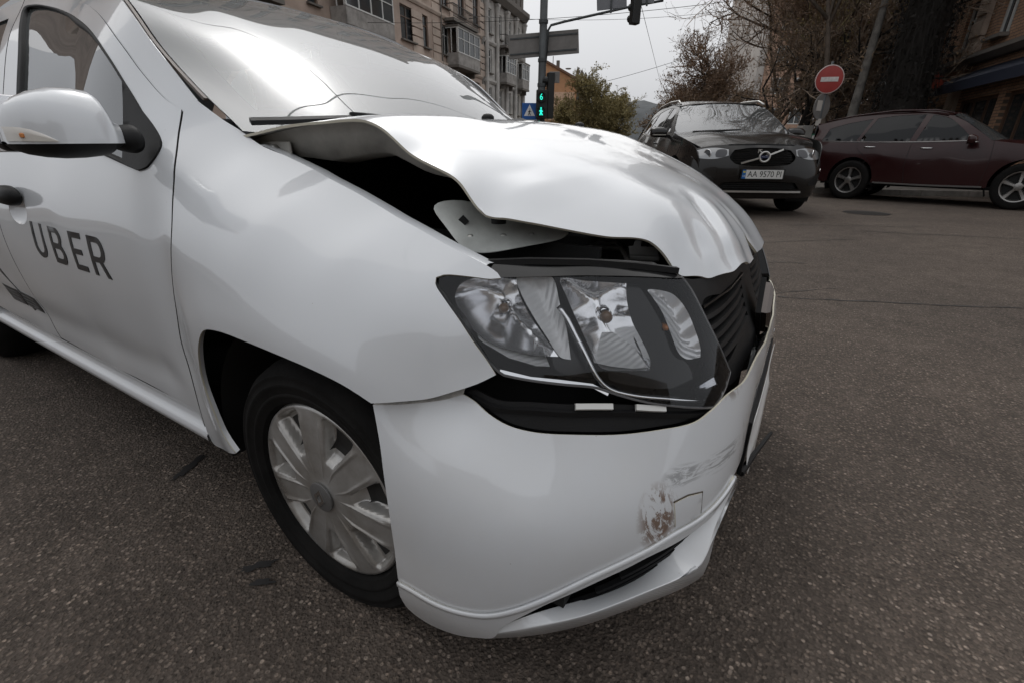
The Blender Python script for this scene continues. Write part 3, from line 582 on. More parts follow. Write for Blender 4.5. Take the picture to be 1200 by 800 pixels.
# black carrier exposed between lamp and bumper, clips
bm_ = DATA['beam']
car_top = [[a, z] for a, z in bm_]
carr = car_top + [[a, z - .004] for a, z in DATA['bump_top'][5:15]][::-1]
panel('bumper_carrier', carr, front_fn(-.018), BLACK, car, .014, thick=.006, ref=rad_ref)
strip('carrier_rib', [fpt(a, z - .012, -.018) for a, z in crom(bm_, .02, False)], .01, .008, BLACK, car, lambda p: (p.x - AX, p.y, 0))
for a0, a1 in ((-1.035, -.955), (-.905, -.84)):
    zz = np.interp([a0, (a0 + a1) / 2, a1], [p[0] for p in bm_], [p[1] for p in bm_])
    strip('clip', [fpt(a, z - .002, -.014) for a, z in zip((a0, (a0 + a1) / 2, a1), zz)], .012, .008, mat('clip_white', (.6, .6, .58), .5), car, lambda p: (p.x - AX, p.y, .6))
# torn white flange on top of the bumper's rear corner
tp = crom([bt[1], bt[2], bt[3], bt[4]], .012, False)
rnd = random.Random(4)
mb = MB(); mb.loft([[fpt(a, z, 0) for a, z in tp], [fpt(a, z + .004 + .004 * rnd.random(), -.008) for a, z in tp], [fpt(a, z + .004 + .006 * rnd.random(), -.018) for a, z in tp]], False, False)
mb.obj('bumper_flange', [mat('torn_plastic', (.55, .53, .50), .6, var=.3, scale=60)], bump, True)
panel('lamp_cavity', [[-1.50, .50], [-1.50, .62], [-1.25, .70], [-.70, .66], [-.62, .50]], front_fn(-.13), DARK, car, .05, thick=.01, ref=rad_ref)

# headlight (and the far one, same parts)
def rib_mat(name, col, metal, rough, sc, ax, dist=.003, strength=.6):
    m, n, l, b = nodemat(name); b.inputs['Base Color'].default_value = (*col, 1); b.inputs['Metallic'].default_value = metal; b.inputs['Roughness'].default_value = rough
    t = n.new('ShaderNodeTexCoord'); mp = n.new('ShaderNodeMapping'); mp.inputs['Rotation'].default_value = ax; l.new(t.outputs['Object'], mp.inputs['Vector'])
    wv = n.new('ShaderNodeTexWave'); wv.inputs['Scale'].default_value = sc; l.new(mp.outputs[0], wv.inputs['Vector'])
    bp = n.new('ShaderNodeBump'); bp.inputs['Strength'].default_value = strength; bp.inputs['Distance'].default_value = dist; l.new(wv.outputs['Fac'], bp.inputs['Height']); l.new(bp.outputs[0], b.inputs['Normal'])
    MATS[name] = m; return m
MIRR = mat('lamp_reflector', (.96, .96, .97), .15, .85)
FANM = rib_mat('lamp_fan', (.84, .84, .84), .2, .38, 40, (0, R(15), R(25)), .003, .35)
TURNM = rib_mat('lamp_turn', (.80, .80, .81), .35, .2, 30, (0, 0, R(50)), .004, .8)
AMBER = mat('amber_bulb', (.55, .20, .05), .25)
def bowl(name, ol, m, parent, sg, depth, rim=-.02, p=1.6, h=.010):
    o2 = crom(ol, .008, True); c = o2.mean(0); T = np.arctan2(o2[:, 1] - c[1], (o2[:, 0] - c[0]) * .7)
    def fn(u, v):
        d = np.full(len(u), 9.)
        for a, b in zip(o2, np.roll(o2, -1, 0)):
            ab = (b - a) * [.7, 1]; q = np.stack([(u - a[0]) * .7, v - a[1]], 1); t = np.clip(q @ ab / (ab @ ab + 1e-12), 0, 1); d = np.minimum(d, np.linalg.norm(q - t[:, None] * ab, axis=1))
        k = np.clip(d / .045, 0, 1); k = 1 - (1 - k) ** p
        return front_xyz(u * sg, v, rim - depth * k)
    return panel(name, ol, fn, m, parent, h, thick=0, ref=rad_ref)
for sg in (1, -1):
    hl = empty('headlight', parent=car); tag(hl, 'clear headlight knocked loose beneath the buckled hood' if sg > 0 else None)
    L = [[a * sg, z] for a, z in DATA['lens']]
    panel('lens', L, front_fn(-.004), LENS, hl, .012, thick=0, ref=rad_ref)
    Lo = crom(DATA['lens'], .012, True)
    mb = MB(); mb.loft([[fpt(a * sg, z, o_) for a, z in Lo] for o_ in (-.006, -.05, -.11)], True, False); mb.obj('housing', [GLOSS], hl, True)
    panel('bezel', L, front_fn(-.105), GLOSS, hl, .02, thick=0, ref=rad_ref)
    # bezel floor around the bowls, stepped back from the lens
    holes = [[[a * sg, z] for a, z in DATA[k]] for k in ('refl_out', 'fan', 'refl_in', 'turn')]
    bowl('outer_reflector', DATA['refl_out'], MIRR, hl, sg, .065, -.022)
    bowl('reflector_fan', DATA['fan'], FANM, hl, sg, .018, -.030, 1.2)
    bowl('inner_reflector', DATA['refl_in'], MIRR, hl, sg, .062, -.026)
    bowl('turn_reflector', DATA['turn'], TURNM, hl, sg, .028, -.030, 1.2)
    mk = lambda a, z, o_: fpt(a * sg, z, o_)
    # bowls' lower shelves, ribbed
    sh = [mk(a, z, o_) for a, z, o_ in ((-1.285, .718, -.024), (-1.24, .692, -.024), (-1.18, .672, -.024), (-1.12, .660, -.024), (-1.09, .658, -.026))]
    sk = [mk(a, z, o_) for a, z, o_ in ((-1.26, .724, -.075), (-1.215, .708, -.08), (-1.17, .694, -.08), (-1.13, .680, -.07), (-1.10, .665, -.05))]
    mb = MB(); mb.loft([sh, sk], False, False); mb.obj('reflector_shelf', [FANM], hl, True)
    sh = [mk(a, z, o_) for a, z, o_ in ((-.99, .662, -.026), (-.95, .655, -.026), (-.90, .650, -.026), (-.865, .651, -.026))]
    sk = [mk(a, z, o_) for a, z, o_ in ((-1.0, .690, -.075), (-.955, .690, -.08), (-.91, .690, -.078), (-.885, .680, -.06))]
    mb = MB(); mb.loft([sh, sk], False, False); mb.obj('reflector_shelf', [FANM], hl, True)
    # bulbs with their caps
    for a, z, o_, rr in ((-1.205, .742, -.068, .011), (-.955, .728, -.062, .013)):
        p = mk(a, z, o_); d = mk(a, z, 0) - p; d.normalize()
        mb = MB(); mb.tube([p, p + d * .018], [rr, rr], 14); mb.tube([p + d * .018, p + d * .034, p + d * .038], [rr * .8, rr * .8, rr * .3], 14, 1)
        mb.obj('bulb', [CHROME, mat('bulb_glass', (.25, .16, .10), .1)], hl, True)
    p = mk(-.80, .705, -.052); d = (mk(-.80, .705, 0) - p).normalized(); mb = MB(); mb.tube([p, p + d * .015, p + d * .02], [.006, .006, .003], 12); mb.obj('bulb', [AMBER], hl, True)
    # black dividers in front of the bowls
    for ol in ([[-1.07, .742], [-1.062, .742], [-.998, .655], [-.975, .625], [-1.01, .628], [-1.055, .640], [-1.083, .655], [-1.075, .70]],
               [[-.897, .782], [-.86, .772], [-.83, .74], [-.80, .70], [-.77, .655], [-.745, .640], [-.735, .612], [-.80, .608], [-.90, .618], [-.955, .632], [-.94, .648], [-.875, .645], [-.868, .66], [-.885, .69], [-.895, .73]]):
        panel('divider', [[a * sg, z] for a, z in ol], front_fn(-.040), GLOSS, hl, .02, thick=.004, ref=rad_ref)
    # chrome strip that turns the corner
    strip('chrome_strip', [mk(a, z, -.014) for a, z in crom(DATA['strip'], .01, False)], .009, .007, CHROME, hl, lambda p: (p.x - AX, p.y, 0), smooth=True)
    strip('chrome_corner', [mk(a, z, -.016) for a, z in DATA['strip2']], .022, .006, CHROME, hl, lambda p: (p.x - AX, p.y, .3))
    rim = crom(DATA['lens'], .012, True); rim = np.vstack([rim, rim[:1]])
    strip('lens_rim', [mk(a, z, -.007) for a, z in rim], .0035, .003, mat('lens_edge', (.14, .14, .145), .25), hl, lambda p: (p.x - AX, p.y, 0))
    # gasket and top cover behind the lens
    tg = [mk(a, z, o_) for a, z, o_ in ((-1.26, .812, -.03), (-1.15, .815, -.025), (-1.0, .812, -.02), (-.88, .806, -.018), (-.76, .795, -.012))]
    strip('top_gasket', tg, .014, .010, BLACK, hl, (0, 0, 1))
    mb = MB(); t1 = [mk(a, z, 0) for a, z in crom(DATA['lens'][1:9], .02, False)]; t2 = [p + Vector((-.06, 0, .022)) for p in t1]
    mb.loft([t1, t2], False, False); mb.obj('top_cover', [GLOSS], hl, True)
    # metal trim under the lamp
    strip('lower_trim', [mk(a, z, -.012) for a, z in ((-1.195, .655), (-1.13, .645), (-1.07, .640), (-1.0, .632), (-.965, .618))], .008, .005, CHROME, hl, lambda p: (p.x - AX, p.y, .5))

# grille between the lamps
gpan = [[-.735, .778], [-.68, .774], [-.60, .769], [-.50, .763], [-.40, .757], [-.2, .752], [0, .750], [.2, .752], [.40, .757], [.50, .763], [.60, .769], [.68, .774], [.735, .778], [.70, .72], [.66, .63], [.60, .575], [.30, .545], [0, .54], [-.30, .545], [-.60, .575], [-.66, .63], [-.70, .72]]
vent = [[-.66, .728], [-.45, .722], [-.20, .718]] + [[-.15, .716]] * 2 + [[-.15, .62]] * 2 + [[-.40, .615], [-.60, .615]]
grille = panel('grille', gpan, front_fn(-.034), BLACK, car, .02, holes=[vent, mirror(vent)], thick=.012, ref=rad_ref)
panel('grille_backing', gpan, front_fn(-.07), DARK, grille, .04, thick=.005, ref=rad_ref)
for sg in (1, -1):
    for k in range(5):
        z = .708 - k * .021; aa = np.linspace(-.66 + k * .008, -.15, 12) * sg
        mb = MB(); mb.loft([[fpt(a, z, -.034), fpt(a, z - .007, -.032), fpt(a, z - .005, -.068), fpt(a, z + .001, -.068)] for a in aa]); mb.obj('slat', [BLACK], grille)
    strip('vent_frame', [fpt(a * sg, z, -.034) for a, z in ((-.665, .726), (-.45, .729), (-.15, .724))], .006, .005, GLOSS, grille, lambda p: (p.x - AX, p.y, 0))
# diamond badge
bc = fpt(0, .625, -.004)
mb = MB()
hw_, hh_ = .050, .066
for k in range(1):
    out = [(0, hh_), (hw_, 0), (0, -hh_), (-hw_, 0)]; inn = [(0, hh_ * .52), (hw_ * .48, 0), (0, -hh_ * .52), (-hw_ * .48, 0)]
    P4 = lambda q, x: [Vector((bc.x + x - z * .08, bc.y + y, bc.z + z)) for y, z in q]
    mid = [(y * .76, z * .76) for y, z in out]
    mb.loft([P4(out, -.01), P4(out, .008), P4(mid, .016), P4(inn, .012), P4(inn, -.01)], True, False)
mb.obj('badge', [mat('badge_chrome', (.16, .14, .13), .2, 1.)], grille)
mb = MB(); mb.loft([P4([(y * 1.2, z * 1.18) for y, z in out], -.016), P4([(y * 1.2, z * 1.18) for y, z in out], -.004)]); mb.obj('badge_base', [BLACK], grille)

# number plate torn half off its holder
holder = empty('number_plate', parent=car)
mb = MB(); ys = np.linspace(-.27, .27, 13)
mb.loft([[(x0_, y, .53 - zt), (x0_ + .012, y, .53 - zt), (x0_ + .012, y, .315), (x0_, y, .315)] for y, x0_, zt in [(y, .756 - .05 * y * y, .075) for y in ys]]); mb.obj('plate_holder', [BLACK], holder)
mb = MB(); rows = []
for z in np.linspace(.30, .44, 9):
    rows.append([(.771 - .05 * y * y + .012 * max(0, (.38 - z) / .08) ** 2 + .004 * max(0, (y - .1) / .17) ** 2, y, z) for y in ys])
mb.loft(rows, False, False); o_ = mb.obj('plate', [mat('plate_white', (.75, .75, .74), .35)], holder, True)
sd = o_.modifiers.new('thickness', 'SOLIDIFY'); sd.thickness = .0015
mb = MB(); mb.box((.761, -.285, .385), (.010, .05, .14)); mb.obj('holder_end', [BLACK], holder, bevel=.003)
mb = MB(); mb.tube([(.765, -.30, .315), (.785, -.20, .32), (.81, -.10, .33)], [.008, .006, .004], 6); mb.obj('broken_bracket', [BLACK], holder)

# hood
HO = [[-.395, -.70]] * 2 + [[-.25, -.69], [-.174, -.68], [-.053, -.67], [.013, -.665], [.094, -.66], [.147, -.655], [.213, -.65], [.255, -.645], [.276, -.64]] + [[.296, -.634]] * 2 + \
     [[.323, -.62], [.39, -.57], [.482, -.50], [.532, -.465], [.558, -.447], [.578, -.435], [.600, -.425], [.633, -.38], [.672, -.30], [.688, -.21]] + [[.692, -.15]] * 2 + [[.650, -.120]] * 2 + [[.692, -.085]] * 2 + \
     [[.695, 0], [.688, .12], [.655, .25], [.60, .40], [.51, .52], [.43, .60], [.35, .64], [.2, .66], [0, .67]] + [[-.395, .70]] * 2 + [[-.35, .4], [-.33, 0], [-.35, -.4]]
hood = panel('hood', HO, lambda u, v: np.stack([u, v, hood_z(u, v)], 1), [PAINT, INNER, EDGE], car, .010, thick=.005, ref=(0, 0, 1)); tag(hood, 'buckled white hood with creased front edge')
# inner frame of the hood seen from below
IN = [[-.36, -.655]] * 2 + [[-.05, -.63], [.10, -.62]] + [[.25, -.60]] * 2 + [[.42, -.48]] + [[.55, -.38]] * 2 + [[.6, 0]] + [[.55, .40]] * 2 + [[.25, .60]] * 2 + [[-.36, .655]] * 2 + [[-.32, 0]]
panel('hood_frame', IN, lambda u, v: np.stack([u, v, hood_z(u, v) - .03 + .012 * np.cos(v * 30)], 1), INNER, hood, .03, thick=.004, ref=(0, 0, -1), holes=[[[-.2, -.45], [.2, -.4], [.2, .4], [-.2, .45]]])
skirt = [[-.36, -.665], [-.2, -.655], [-.05, -.64], [.05, -.633], [.12, -.63], [.2, -.62], [.25, -.61]]
mb = MB(); sk = crom(skirt, .02, False); zz = hood_z(sk[:, 0], sk[:, 1]); ker = np.interp(sk[:, 0], [-.36, -.1, .08, .25], [.03, .075, .06, .02])
mb.loft([[(x, y, z - .006) for (x, y), z in zip(sk, zz)], [(x, y + .018, z - k_) for (x, y), z, k_ in zip(sk, zz, ker)], [(x, y + .07, z - k_ - .006) for (x, y), z, k_ in zip(sk, zz, ker)]], False, False); mb.obj('hood_inner_edge', [INNER], hood, True)
for x, y in ((.02, -.22), (.07, .246)):
    z = float(hood_z(x, y)[0]); mb = MB()
    mb.loft([[(x + r_ * 1.3 * math.cos(t), y + r_ * math.sin(t), z + h_) for t in np.linspace(0, 2 * math.pi, 12, endpoint=False)] for r_, h_ in ((.014, -.002), (.013, .006), (.009, .011), (.003, .013))]); mb.obj('washer_nozzle', [BLACK], hood, True)
# hinge bolt
mb = MB(); mb.tube([(-.235, -.672, .992), (-.235, -.66, .992)], [.012, .012], 12); mb.tube([(-.235, -.684, .992), (-.235, -.672, .992)], [.007, .007], 6); mb.obj('hinge_bolt', [mat('zinc', (.4, .4, .38), .4, .8)], car, True)
mb = MB(); mb.box((-.25, -.655, .985), (.12, .006, .05)); mb.obj('hinge', [INNER], car, bevel=.003)

# engine bay
mb = MB(); mb.box((.15, -.50, .62), (.62, .015, .42)); mb.box((.15, .50, .62), (.62, .015, .42)); mb.box((-.20, 0, .70), (.02, 1.3, .55)); mb.box((.15, 0, .38), (.8, 1.3, .02)); mb.obj('engine_bay', [DARK], car)
mb = MB(); mb.box((.12, .05, .66), (.42, .50, .30)); mb.box((.10, -.02, .83), (.30, .34, .05)); mb.obj('engine', [mat('engine_black', (.05, .05, .052), .5)], car, bevel=.02)
mb = MB(); mb.box((.16, .36, .72), (.22, .18, .20)); mb.obj('battery', [BLACK], car, bevel=.006)
def bent_sheet(name, rows, m, t=.003):
    mb = MB(); mb.loft(rows, False, False); o_ = mb.obj(name, [m], car, True); sd = o_.modifiers.new('thickness', 'SOLIDIFY'); sd.thickness = t; s2 = o_.modifiers.new('smooth', 'SUBSURF'); s2.levels = s2.render_levels = 2; return o_
CARR = mat('primer_steel', (.50, .52, .50), .5, var=.25, scale=12)
bent_sheet('lamp_panel', [[(0.172, -0.655, 0.906), (0.216, -0.6, 0.918), (0.266, -0.53, 0.888), (0.391, -0.46, 0.849)], [(0.222, -0.66, 0.874), (0.241, -0.615, 0.87), (0.285, -0.56, 0.857), (0.388, -0.48, 0.845)], [(0.255, -0.66, 0.834), (0.281, -0.635, 0.815), (0.331, -0.585, 0.829), (0.382, -0.49, 0.836)]], CARR)
for hc_, hr_ in ((Vector((.232, -.614, .872)), .011),):
    vd = (Vector((.45, -.72, .22))).normalized(); hu_ = vd.orthogonal().normalized(); hv_ = vd.cross(hu_); hc_ = hc_ + vd * .012
    mb = MB(); mb.loft([[hc_ + (hu_ * math.cos(t) + hv_ * math.sin(t)) * hr_ - vd * .004 for t in np.linspace(.9, .9 + 2 * math.pi, 4, endpoint=False)], [hc_ + (hu_ * math.cos(t) + hv_ * math.sin(t)) * hr_ for t in np.linspace(.9, .9 + 2 * math.pi, 4, endpoint=False)]]); mb.obj('square_hole', [DARK], car)
    mb = MB(); q0 = hc_ + Vector((.055, .035, -.004)); mb.tube([q0, q0 + Vector((0, 0, .035))], [.014, .016], 14); mb.obj('rubber_stop', [BLACK], car, True, sharp=40)
    for dx_, dy_, dz_ in ((-.045, .0, .012), (.03, -.02, -.022), (.075, .02, -.022), (.11, .06, -.022)): mb = MB(); mb.lathe([(0, .003), (.004, .003), (.006, 0)], hc_ + Vector((dx_, dy_, dz_)), 'z', 10); mb.obj('spot_bolt', [MATS['zinc']], car, True)
mb = MB(); mb.box((.565, 0, .745), (.05, .66, .045)); mb.box((.60, 0, .45), (.05, 1.0, .06)); mb.obj('crossmember', [BLACK], car, bevel=.006)
for k in range(1):
    mb = MB(); mb.box((.56, .0, .60), (.035, .60, .30)); mb.obj('radiator', [DARK], car)
panel('front_backing', [[-.80, .20], [-.80, .60], [-.72, .76], [0, .74], [.72, .76], [.80, .60], [.80, .20]], front_fn(-.085), DARK, car, .06, thick=.005, ref=rad_ref, raw=True)
for y in (-.02, .24):
    mb = MB(); mb.tube([(.50, y - .30, .77), (.49, y - .2, .80), (.44, y - .05, .83), (.30, y + .05, .82)], .014, 8); mb.obj('hose', [mat('hose_rubber', (.03, .03, .03), .5)], car, True)
for k in range(5):
    yk = -.44 + k * .05; mb = MB(); mb.tube([(.50 - .02 * k, yk, .79 + .006 * (k % 2)), (.47 - .03 * k, yk + .03, .815), (.38, yk + .08, .80), (.30, yk + .02, .76)], .005, 6); mb.obj('wire', [mat('wire_grey', (.05, .045, .04), .6)], car, True)
mb = MB(); mb.box((.50, -.36, .80), (.06, .10, .012), R(20)); mb.box((.47, -.30, .78), (.02, .12, .05), R(15)); mb.obj('latch_bracket', [mat('bracket_steel', (.12, .12, .115), .5, .4)], car, bevel=.004)

# windscreen, wipers, cowl
def ws_fn(off=0.):
    return lambda u, v: np.stack([ws_tps(u, v) + off, u, v], 1)
we = [(.693, 1.03), (.691, 1.05), (.690, 1.092), (.682, 1.161), (.675, 1.22), (.665, 1.27), (.655, 1.308), (.64, 1.355), (.62, 1.392)]
wsol = [[-y, z] for y, z in we[:1]] * 2 + [[-y, z] for y, z in we[1:-1]] + [[-we[-1][0], we[-1][1]]] * 2 + [[-.40, 1.420], [0, 1.432], [.40, 1.420]] + [[we[-1][0], we[-1][1]]] * 2 + [list(p) for p in we[::-1][1:-1]] + [list(we[0])] * 2 + [[.4, 1.0], [0, .99], [-.4, 1.0]]
ws = panel('windscreen', wsol, ws_fn(), WSGLASS, car, .022, thick=0, ref=(1, 0, 1))
cen = np.array([0, 1.2]); so_ = crom(wsol, .02, True)
band = so_ + (cen - so_) * np.array([.10, .10])
panel('glass_frit', so_, ws_fn(-.004), mat('frit', (.006, .006, .007), .6, spec=.1), ws, .03, holes=[band], thick=0, ref=(1, 0, 1), raw=True)
for sg in (-1, 1):
    strip('pillar_trim', [(float(ws_tps(y * sg, z)[0]) - .012, sg * (y + .006), z) for y, z in crom(we[2:], .03, False)], .010, .006, TRIM, ws, (1, 0, 1))
mb = MB(); mb.loft([[(-.33, y, 1.0), (-.10 - .30 * y * y, y, 1.0), (-.06 - .30 * y * y, y, .975), (-.33, y, .96)] for y in np.linspace(-.68, .68, 15)]); mb.obj('cowl', [BLACK], car)
def on_ws(y, z, off=.012): return Vector((float(ws_tps(y, z)[0]) + off, y, z + off * .8))
strip('wiper_arm', [on_ws(-.685, 1.030, .018), on_ws(-.60, 1.034, .02), on_ws(-.47, 1.044, .02), on_ws(-.36, 1.053, .016)], .016, .010, BLACK, ws, (.5, 0, .8), taper=[1, 1, .8, .5])
strip('wiper_blade', [on_ws(-.62, 1.026, .010), on_ws(-.3, 1.046, .010), on_ws(.05, 1.052, .010)], .010, .009, BLACK, ws, (.5, 0, .8))
mb = MB(); mb.box(on_ws(-.42, 1.054, .020), (.02, .10, .016)); mb.obj('wiper_joint', [BLACK], ws, bevel=.003)
strip('wiper_arm', [on_ws(.10, 1.055, .02), on_ws(.3, 1.065, .03), on_ws(.55, 1.075, .02)], .022, .014, BLACK, ws, (.5, 0, .8))
# small dark rectangles just behind the glass, rear-view mirror
for y, z in ((-.57, 1.235), (-.29, 1.262)):
    pts = [on_ws(y - .02, z, -.004), on_ws(y + .02, z, -.004), on_ws(y + .02, z + .016, -.004), on_ws(y - .02, z + .016, -.004)]
    mesh('dark_rectangle', pts, [(0, 1, 2, 3)], mat('rectangle_black', (.02, .02, .02), .4), ws)
mb = MB(); mb.box(on_ws(.02, 1.36, -.07), (.02, .22, .055)); mb.obj('rear_view_mirror', [BLACK], ws, bevel=.01)
mb = MB(); mb.tube([on_ws(.02, 1.40, -.01), on_ws(.02, 1.37, -.06)], .008, 8); mb.obj('mirror_stalk', [BLACK], ws)

# roof, rear screen, boot, rear end
ROOF = [(-.86, 0, 1.437), (-.88, -.4, 1.425), (-.88, .4, 1.425), (-.92, -.62, 1.402), (-.92, .62, 1.402), (-1.3, 0, 1.502), (-1.3, .45, 1.49), (-1.3, -.45, 1.49), (-1.3, -.56, 1.470), (-1.3, .56, 1.470),
        (-1.9, 0, 1.512), (-1.9, .45, 1.50), (-1.9, -.45, 1.50), (-1.9, -.54, 1.485), (-1.9, .54, 1.485), (-2.4, 0, 1.475), (-2.4, .45, 1.455), (-2.4, -.45, 1.455), (-2.35, -.54, 1.44), (-2.35, .54, 1.44)]
roof_tps = TPS(ROOF, 1e-5)
ro = [[-.925, -.615]] * 2 + [[-.88, -.40], [-.865, 0], [-.88, .40]] + [[-.925, .615]] * 2 + [[-1.1, .575], [-1.6, .545], [-2.3, .54]] + [[-2.40, .50]] * 2 + [[-2.43, 0]] + [[-2.40, -.50]] * 2 + [[-2.3, -.54], [-1.6, -.545], [-1.1, -.575]]
panel('roof', ro, lambda u, v: np.stack([u, v, roof_tps(u, v)], 1), [PAINT, mat('headliner', (.35, .34, .32), .9)], car, .05, thick=.02, ref=(0, 0, 1))
mb = MB(); mb.loft([[(-2.40, y, 1.455 - .06 * y * y), (-2.72, y * 1.08, 1.30), (-3.02, y * 1.15, 1.085)] for y in np.linspace(-.56, .56, 9)], False, False); mb.obj('rear_screen', [SIDEGLASS], car, True)
mb = MB(); mb.loft([[(-3.0, y, 1.08), (-3.2, y, 1.085), (-3.45, y * .98, 1.06), (-3.53, y * .95, .95), (-3.55, y * .95, .6), (-3.52, y * .95, .32)] for y in np.linspace(-.80, .80, 9)], False, False); mb.obj('boot', [PAINT], car, True)
# floor and interior
mb = MB(); mb.box((-1.45, 0, .27), (4.0, 1.56, .03)); mb.box((.35, 0, .22), (.5, 1.2, .03)); mb.obj('floor_pan', [DARK], car)
INT = mat('interior_grey', (.055, .055, .06), .8)
mb = MB(); mb.loft([[(-.34 - .18 * y * y, y, 1.005), (-.62, y, 1.015), (-.74, y, .96), (-.76, y, .78), (-.4, y, .70)] for y in np.linspace(-.70, .70, 11)], True, True); mb.obj('dashboard', [INT], car, True, sharp=40)
for y in (-.36, .36):
    se = empty('seat', parent=car)
    mb = MB(); mb.box((-1.22, y, .56), (.50, .48, .16)); mb.obj('seat_cushion', [SEAT], se, bevel=.05, seg=3)
    mb = MB(); mb.box((-1.52, y, .88), (.14, .46, .60), rot=Matrix.Rotation(R(-16), 3, 'Y')); mb.obj('seat_back', [SEAT], se, bevel=.05, seg=3)
    mb = MB(); mb.box((-1.62, y, 1.25), (.10, .26, .17), rot=Matrix.Rotation(R(-12), 3, 'Y')); mb.obj('headrest', [SEAT], se, bevel=.04, seg=3)
mb = MB(); mb.box((-2.25, 0, .58), (.5, 1.25, .18)); mb.box((-2.52, 0, .9), (.16, 1.25, .55), rot=Matrix.Rotation(R(-18), 3, 'Y')); mb.obj('rear_bench', [SEAT], car, bevel=.05, seg=3)
sw_c = Vector((-.86, .36, .96)); ax_ = Vector((-.85, 0, .5)).normalized(); u_ = ax_.orthogonal().normalized(); v_ = ax_.cross(u_)
mb = MB(); mb.tube([sw_c + (u_ * math.cos(t) + v_ * math.sin(t)) * .185 for t in np.linspace(0, 2 * math.pi, 33)], .014, 8, cap=False); mb.tube([sw_c - ax_ * .2, sw_c], .03, 8); mb.tube([sw_c - v_ * .18, sw_c + v_ * .18], .015, 6); mb.obj('steering_wheel', [BLACK], car, True)

# door mirror on the right
mir = empty('door_mirror', parent=car)
def mirror_sections(zlo, zhi):
    """housing sections along its length; each = (y, x centre, half depth, z bottom, z top)"""
    return [(-.838, -.515, .030, .999, 1.042), (-.850, -.512, .045, .992, 1.045), (-.861, -.508, .056, .987, 1.056), (-.867, -.506, .062, .983, 1.074), (-.874, -.505, .066, .980, 1.092), (-.885, -.503, .068, .978, 1.099),
            (-.91, -.501, .071, .975, 1.101), (-.94, -.500, .072, .974, 1.099), (-.965, -.504, .068, .976, 1.091), (-.988, -.512, .058, .981, 1.079), (-1.006, -.524, .042, .990, 1.063), (-1.014, -.532, .022, 1.004, 1.046)]
secs = mirror_sections(0, 0); split = lambda y: 1.003 - .004 * (abs(y) - .86) / .17
for nm, m_, top_ in (('housing_shell', PAINT, True), ('housing_lower', BLACK, False)):
    rings = []
    for y, xc, hd, zb, zt in secs:
        zc, hz_ = (zb + zt) / 2, (zt - zb) / 2; zs = split(y); ring = []
        for t in np.linspace(0, math.pi, 22):
            a = t if top_ else -t
            cx_, cz_ = math.cos(a), math.sin(a); ex = abs(cx_) ** .75 * (1 if cx_ > 0 else -1); ez = abs(cz_) ** .75
            z = zs + (zt - zs) * ez if top_ else zs - (zs - zb) * ez
            kx = hd * (1 if top_ else (1 - .25 * ez)) * (1.0 if ex > 0 else .55)
            ring.append((xc + kx * ex - (.0 if top_ else .004), y, z))
        rings.append(ring)
    mb = MB(); mb.loft(rings, False, False)
    for r_ in (rings[0], rings[-1]): mb.add(r_, [tuple(range(len(r_)))])
    o_ = mb.obj(nm, [m_], mir, True, sharp=50)
mb = MB(); mb.loft([[(-.52, -.80, .975), (-.46, -.80, .985), (-.46, -.80, 1.04), (-.53, -.80, 1.055)], [(-.53, -.83, .975), (-.47, -.83, .985), (-.475, -.83, 1.035), (-.54, -.83, 1.05)], [(-.545, -.862, .992), (-.49, -.862, .997), (-.49, -.862, 1.030), (-.545, -.862, 1.035)]])
o_ = mb.obj('mirror_foot', [BLACK], mir, True); sb = o_.modifiers.new('smooth', 'SUBSURF'); sb.levels = sb.render_levels = 2
mb = MB(); mb.box((-.555, -.945, 1.035), (.006, .15, .10)); mb.obj('mirror_glass', [CHROME], mir, bevel=.002)
# turn signal set into the housing's outer end
rows = []
for y in np.linspace(-1.0135, -.962, 14):
    sy_ = [-q[0] for q in secs]; xs_ = np.interp(-y, sy_, [q[1] + q[2] for q in secs]); k = (y + 1.0135) / .0515
    hgt = .0115 * (1 - k ** 2.2) + .0008
    rows.append([(xs_ + .0015 - .004 * (t > .9), y - .0015, 1.004 + hgt * 2 * t) for t in np.linspace(0, 1, 5)])
mb = MB(); mb.loft(rows, False, False); o_ = mb.obj('turn_signal', [mat('signal_lens', (.66, .63, .58), .12, 0, 1.)], mir, True)
mb = MB(); mb.box((-.470, -1.000, 1.014), (.006, .010, .008)); mb.obj('amber_bulb', [AMBER], mir, bevel=.002)

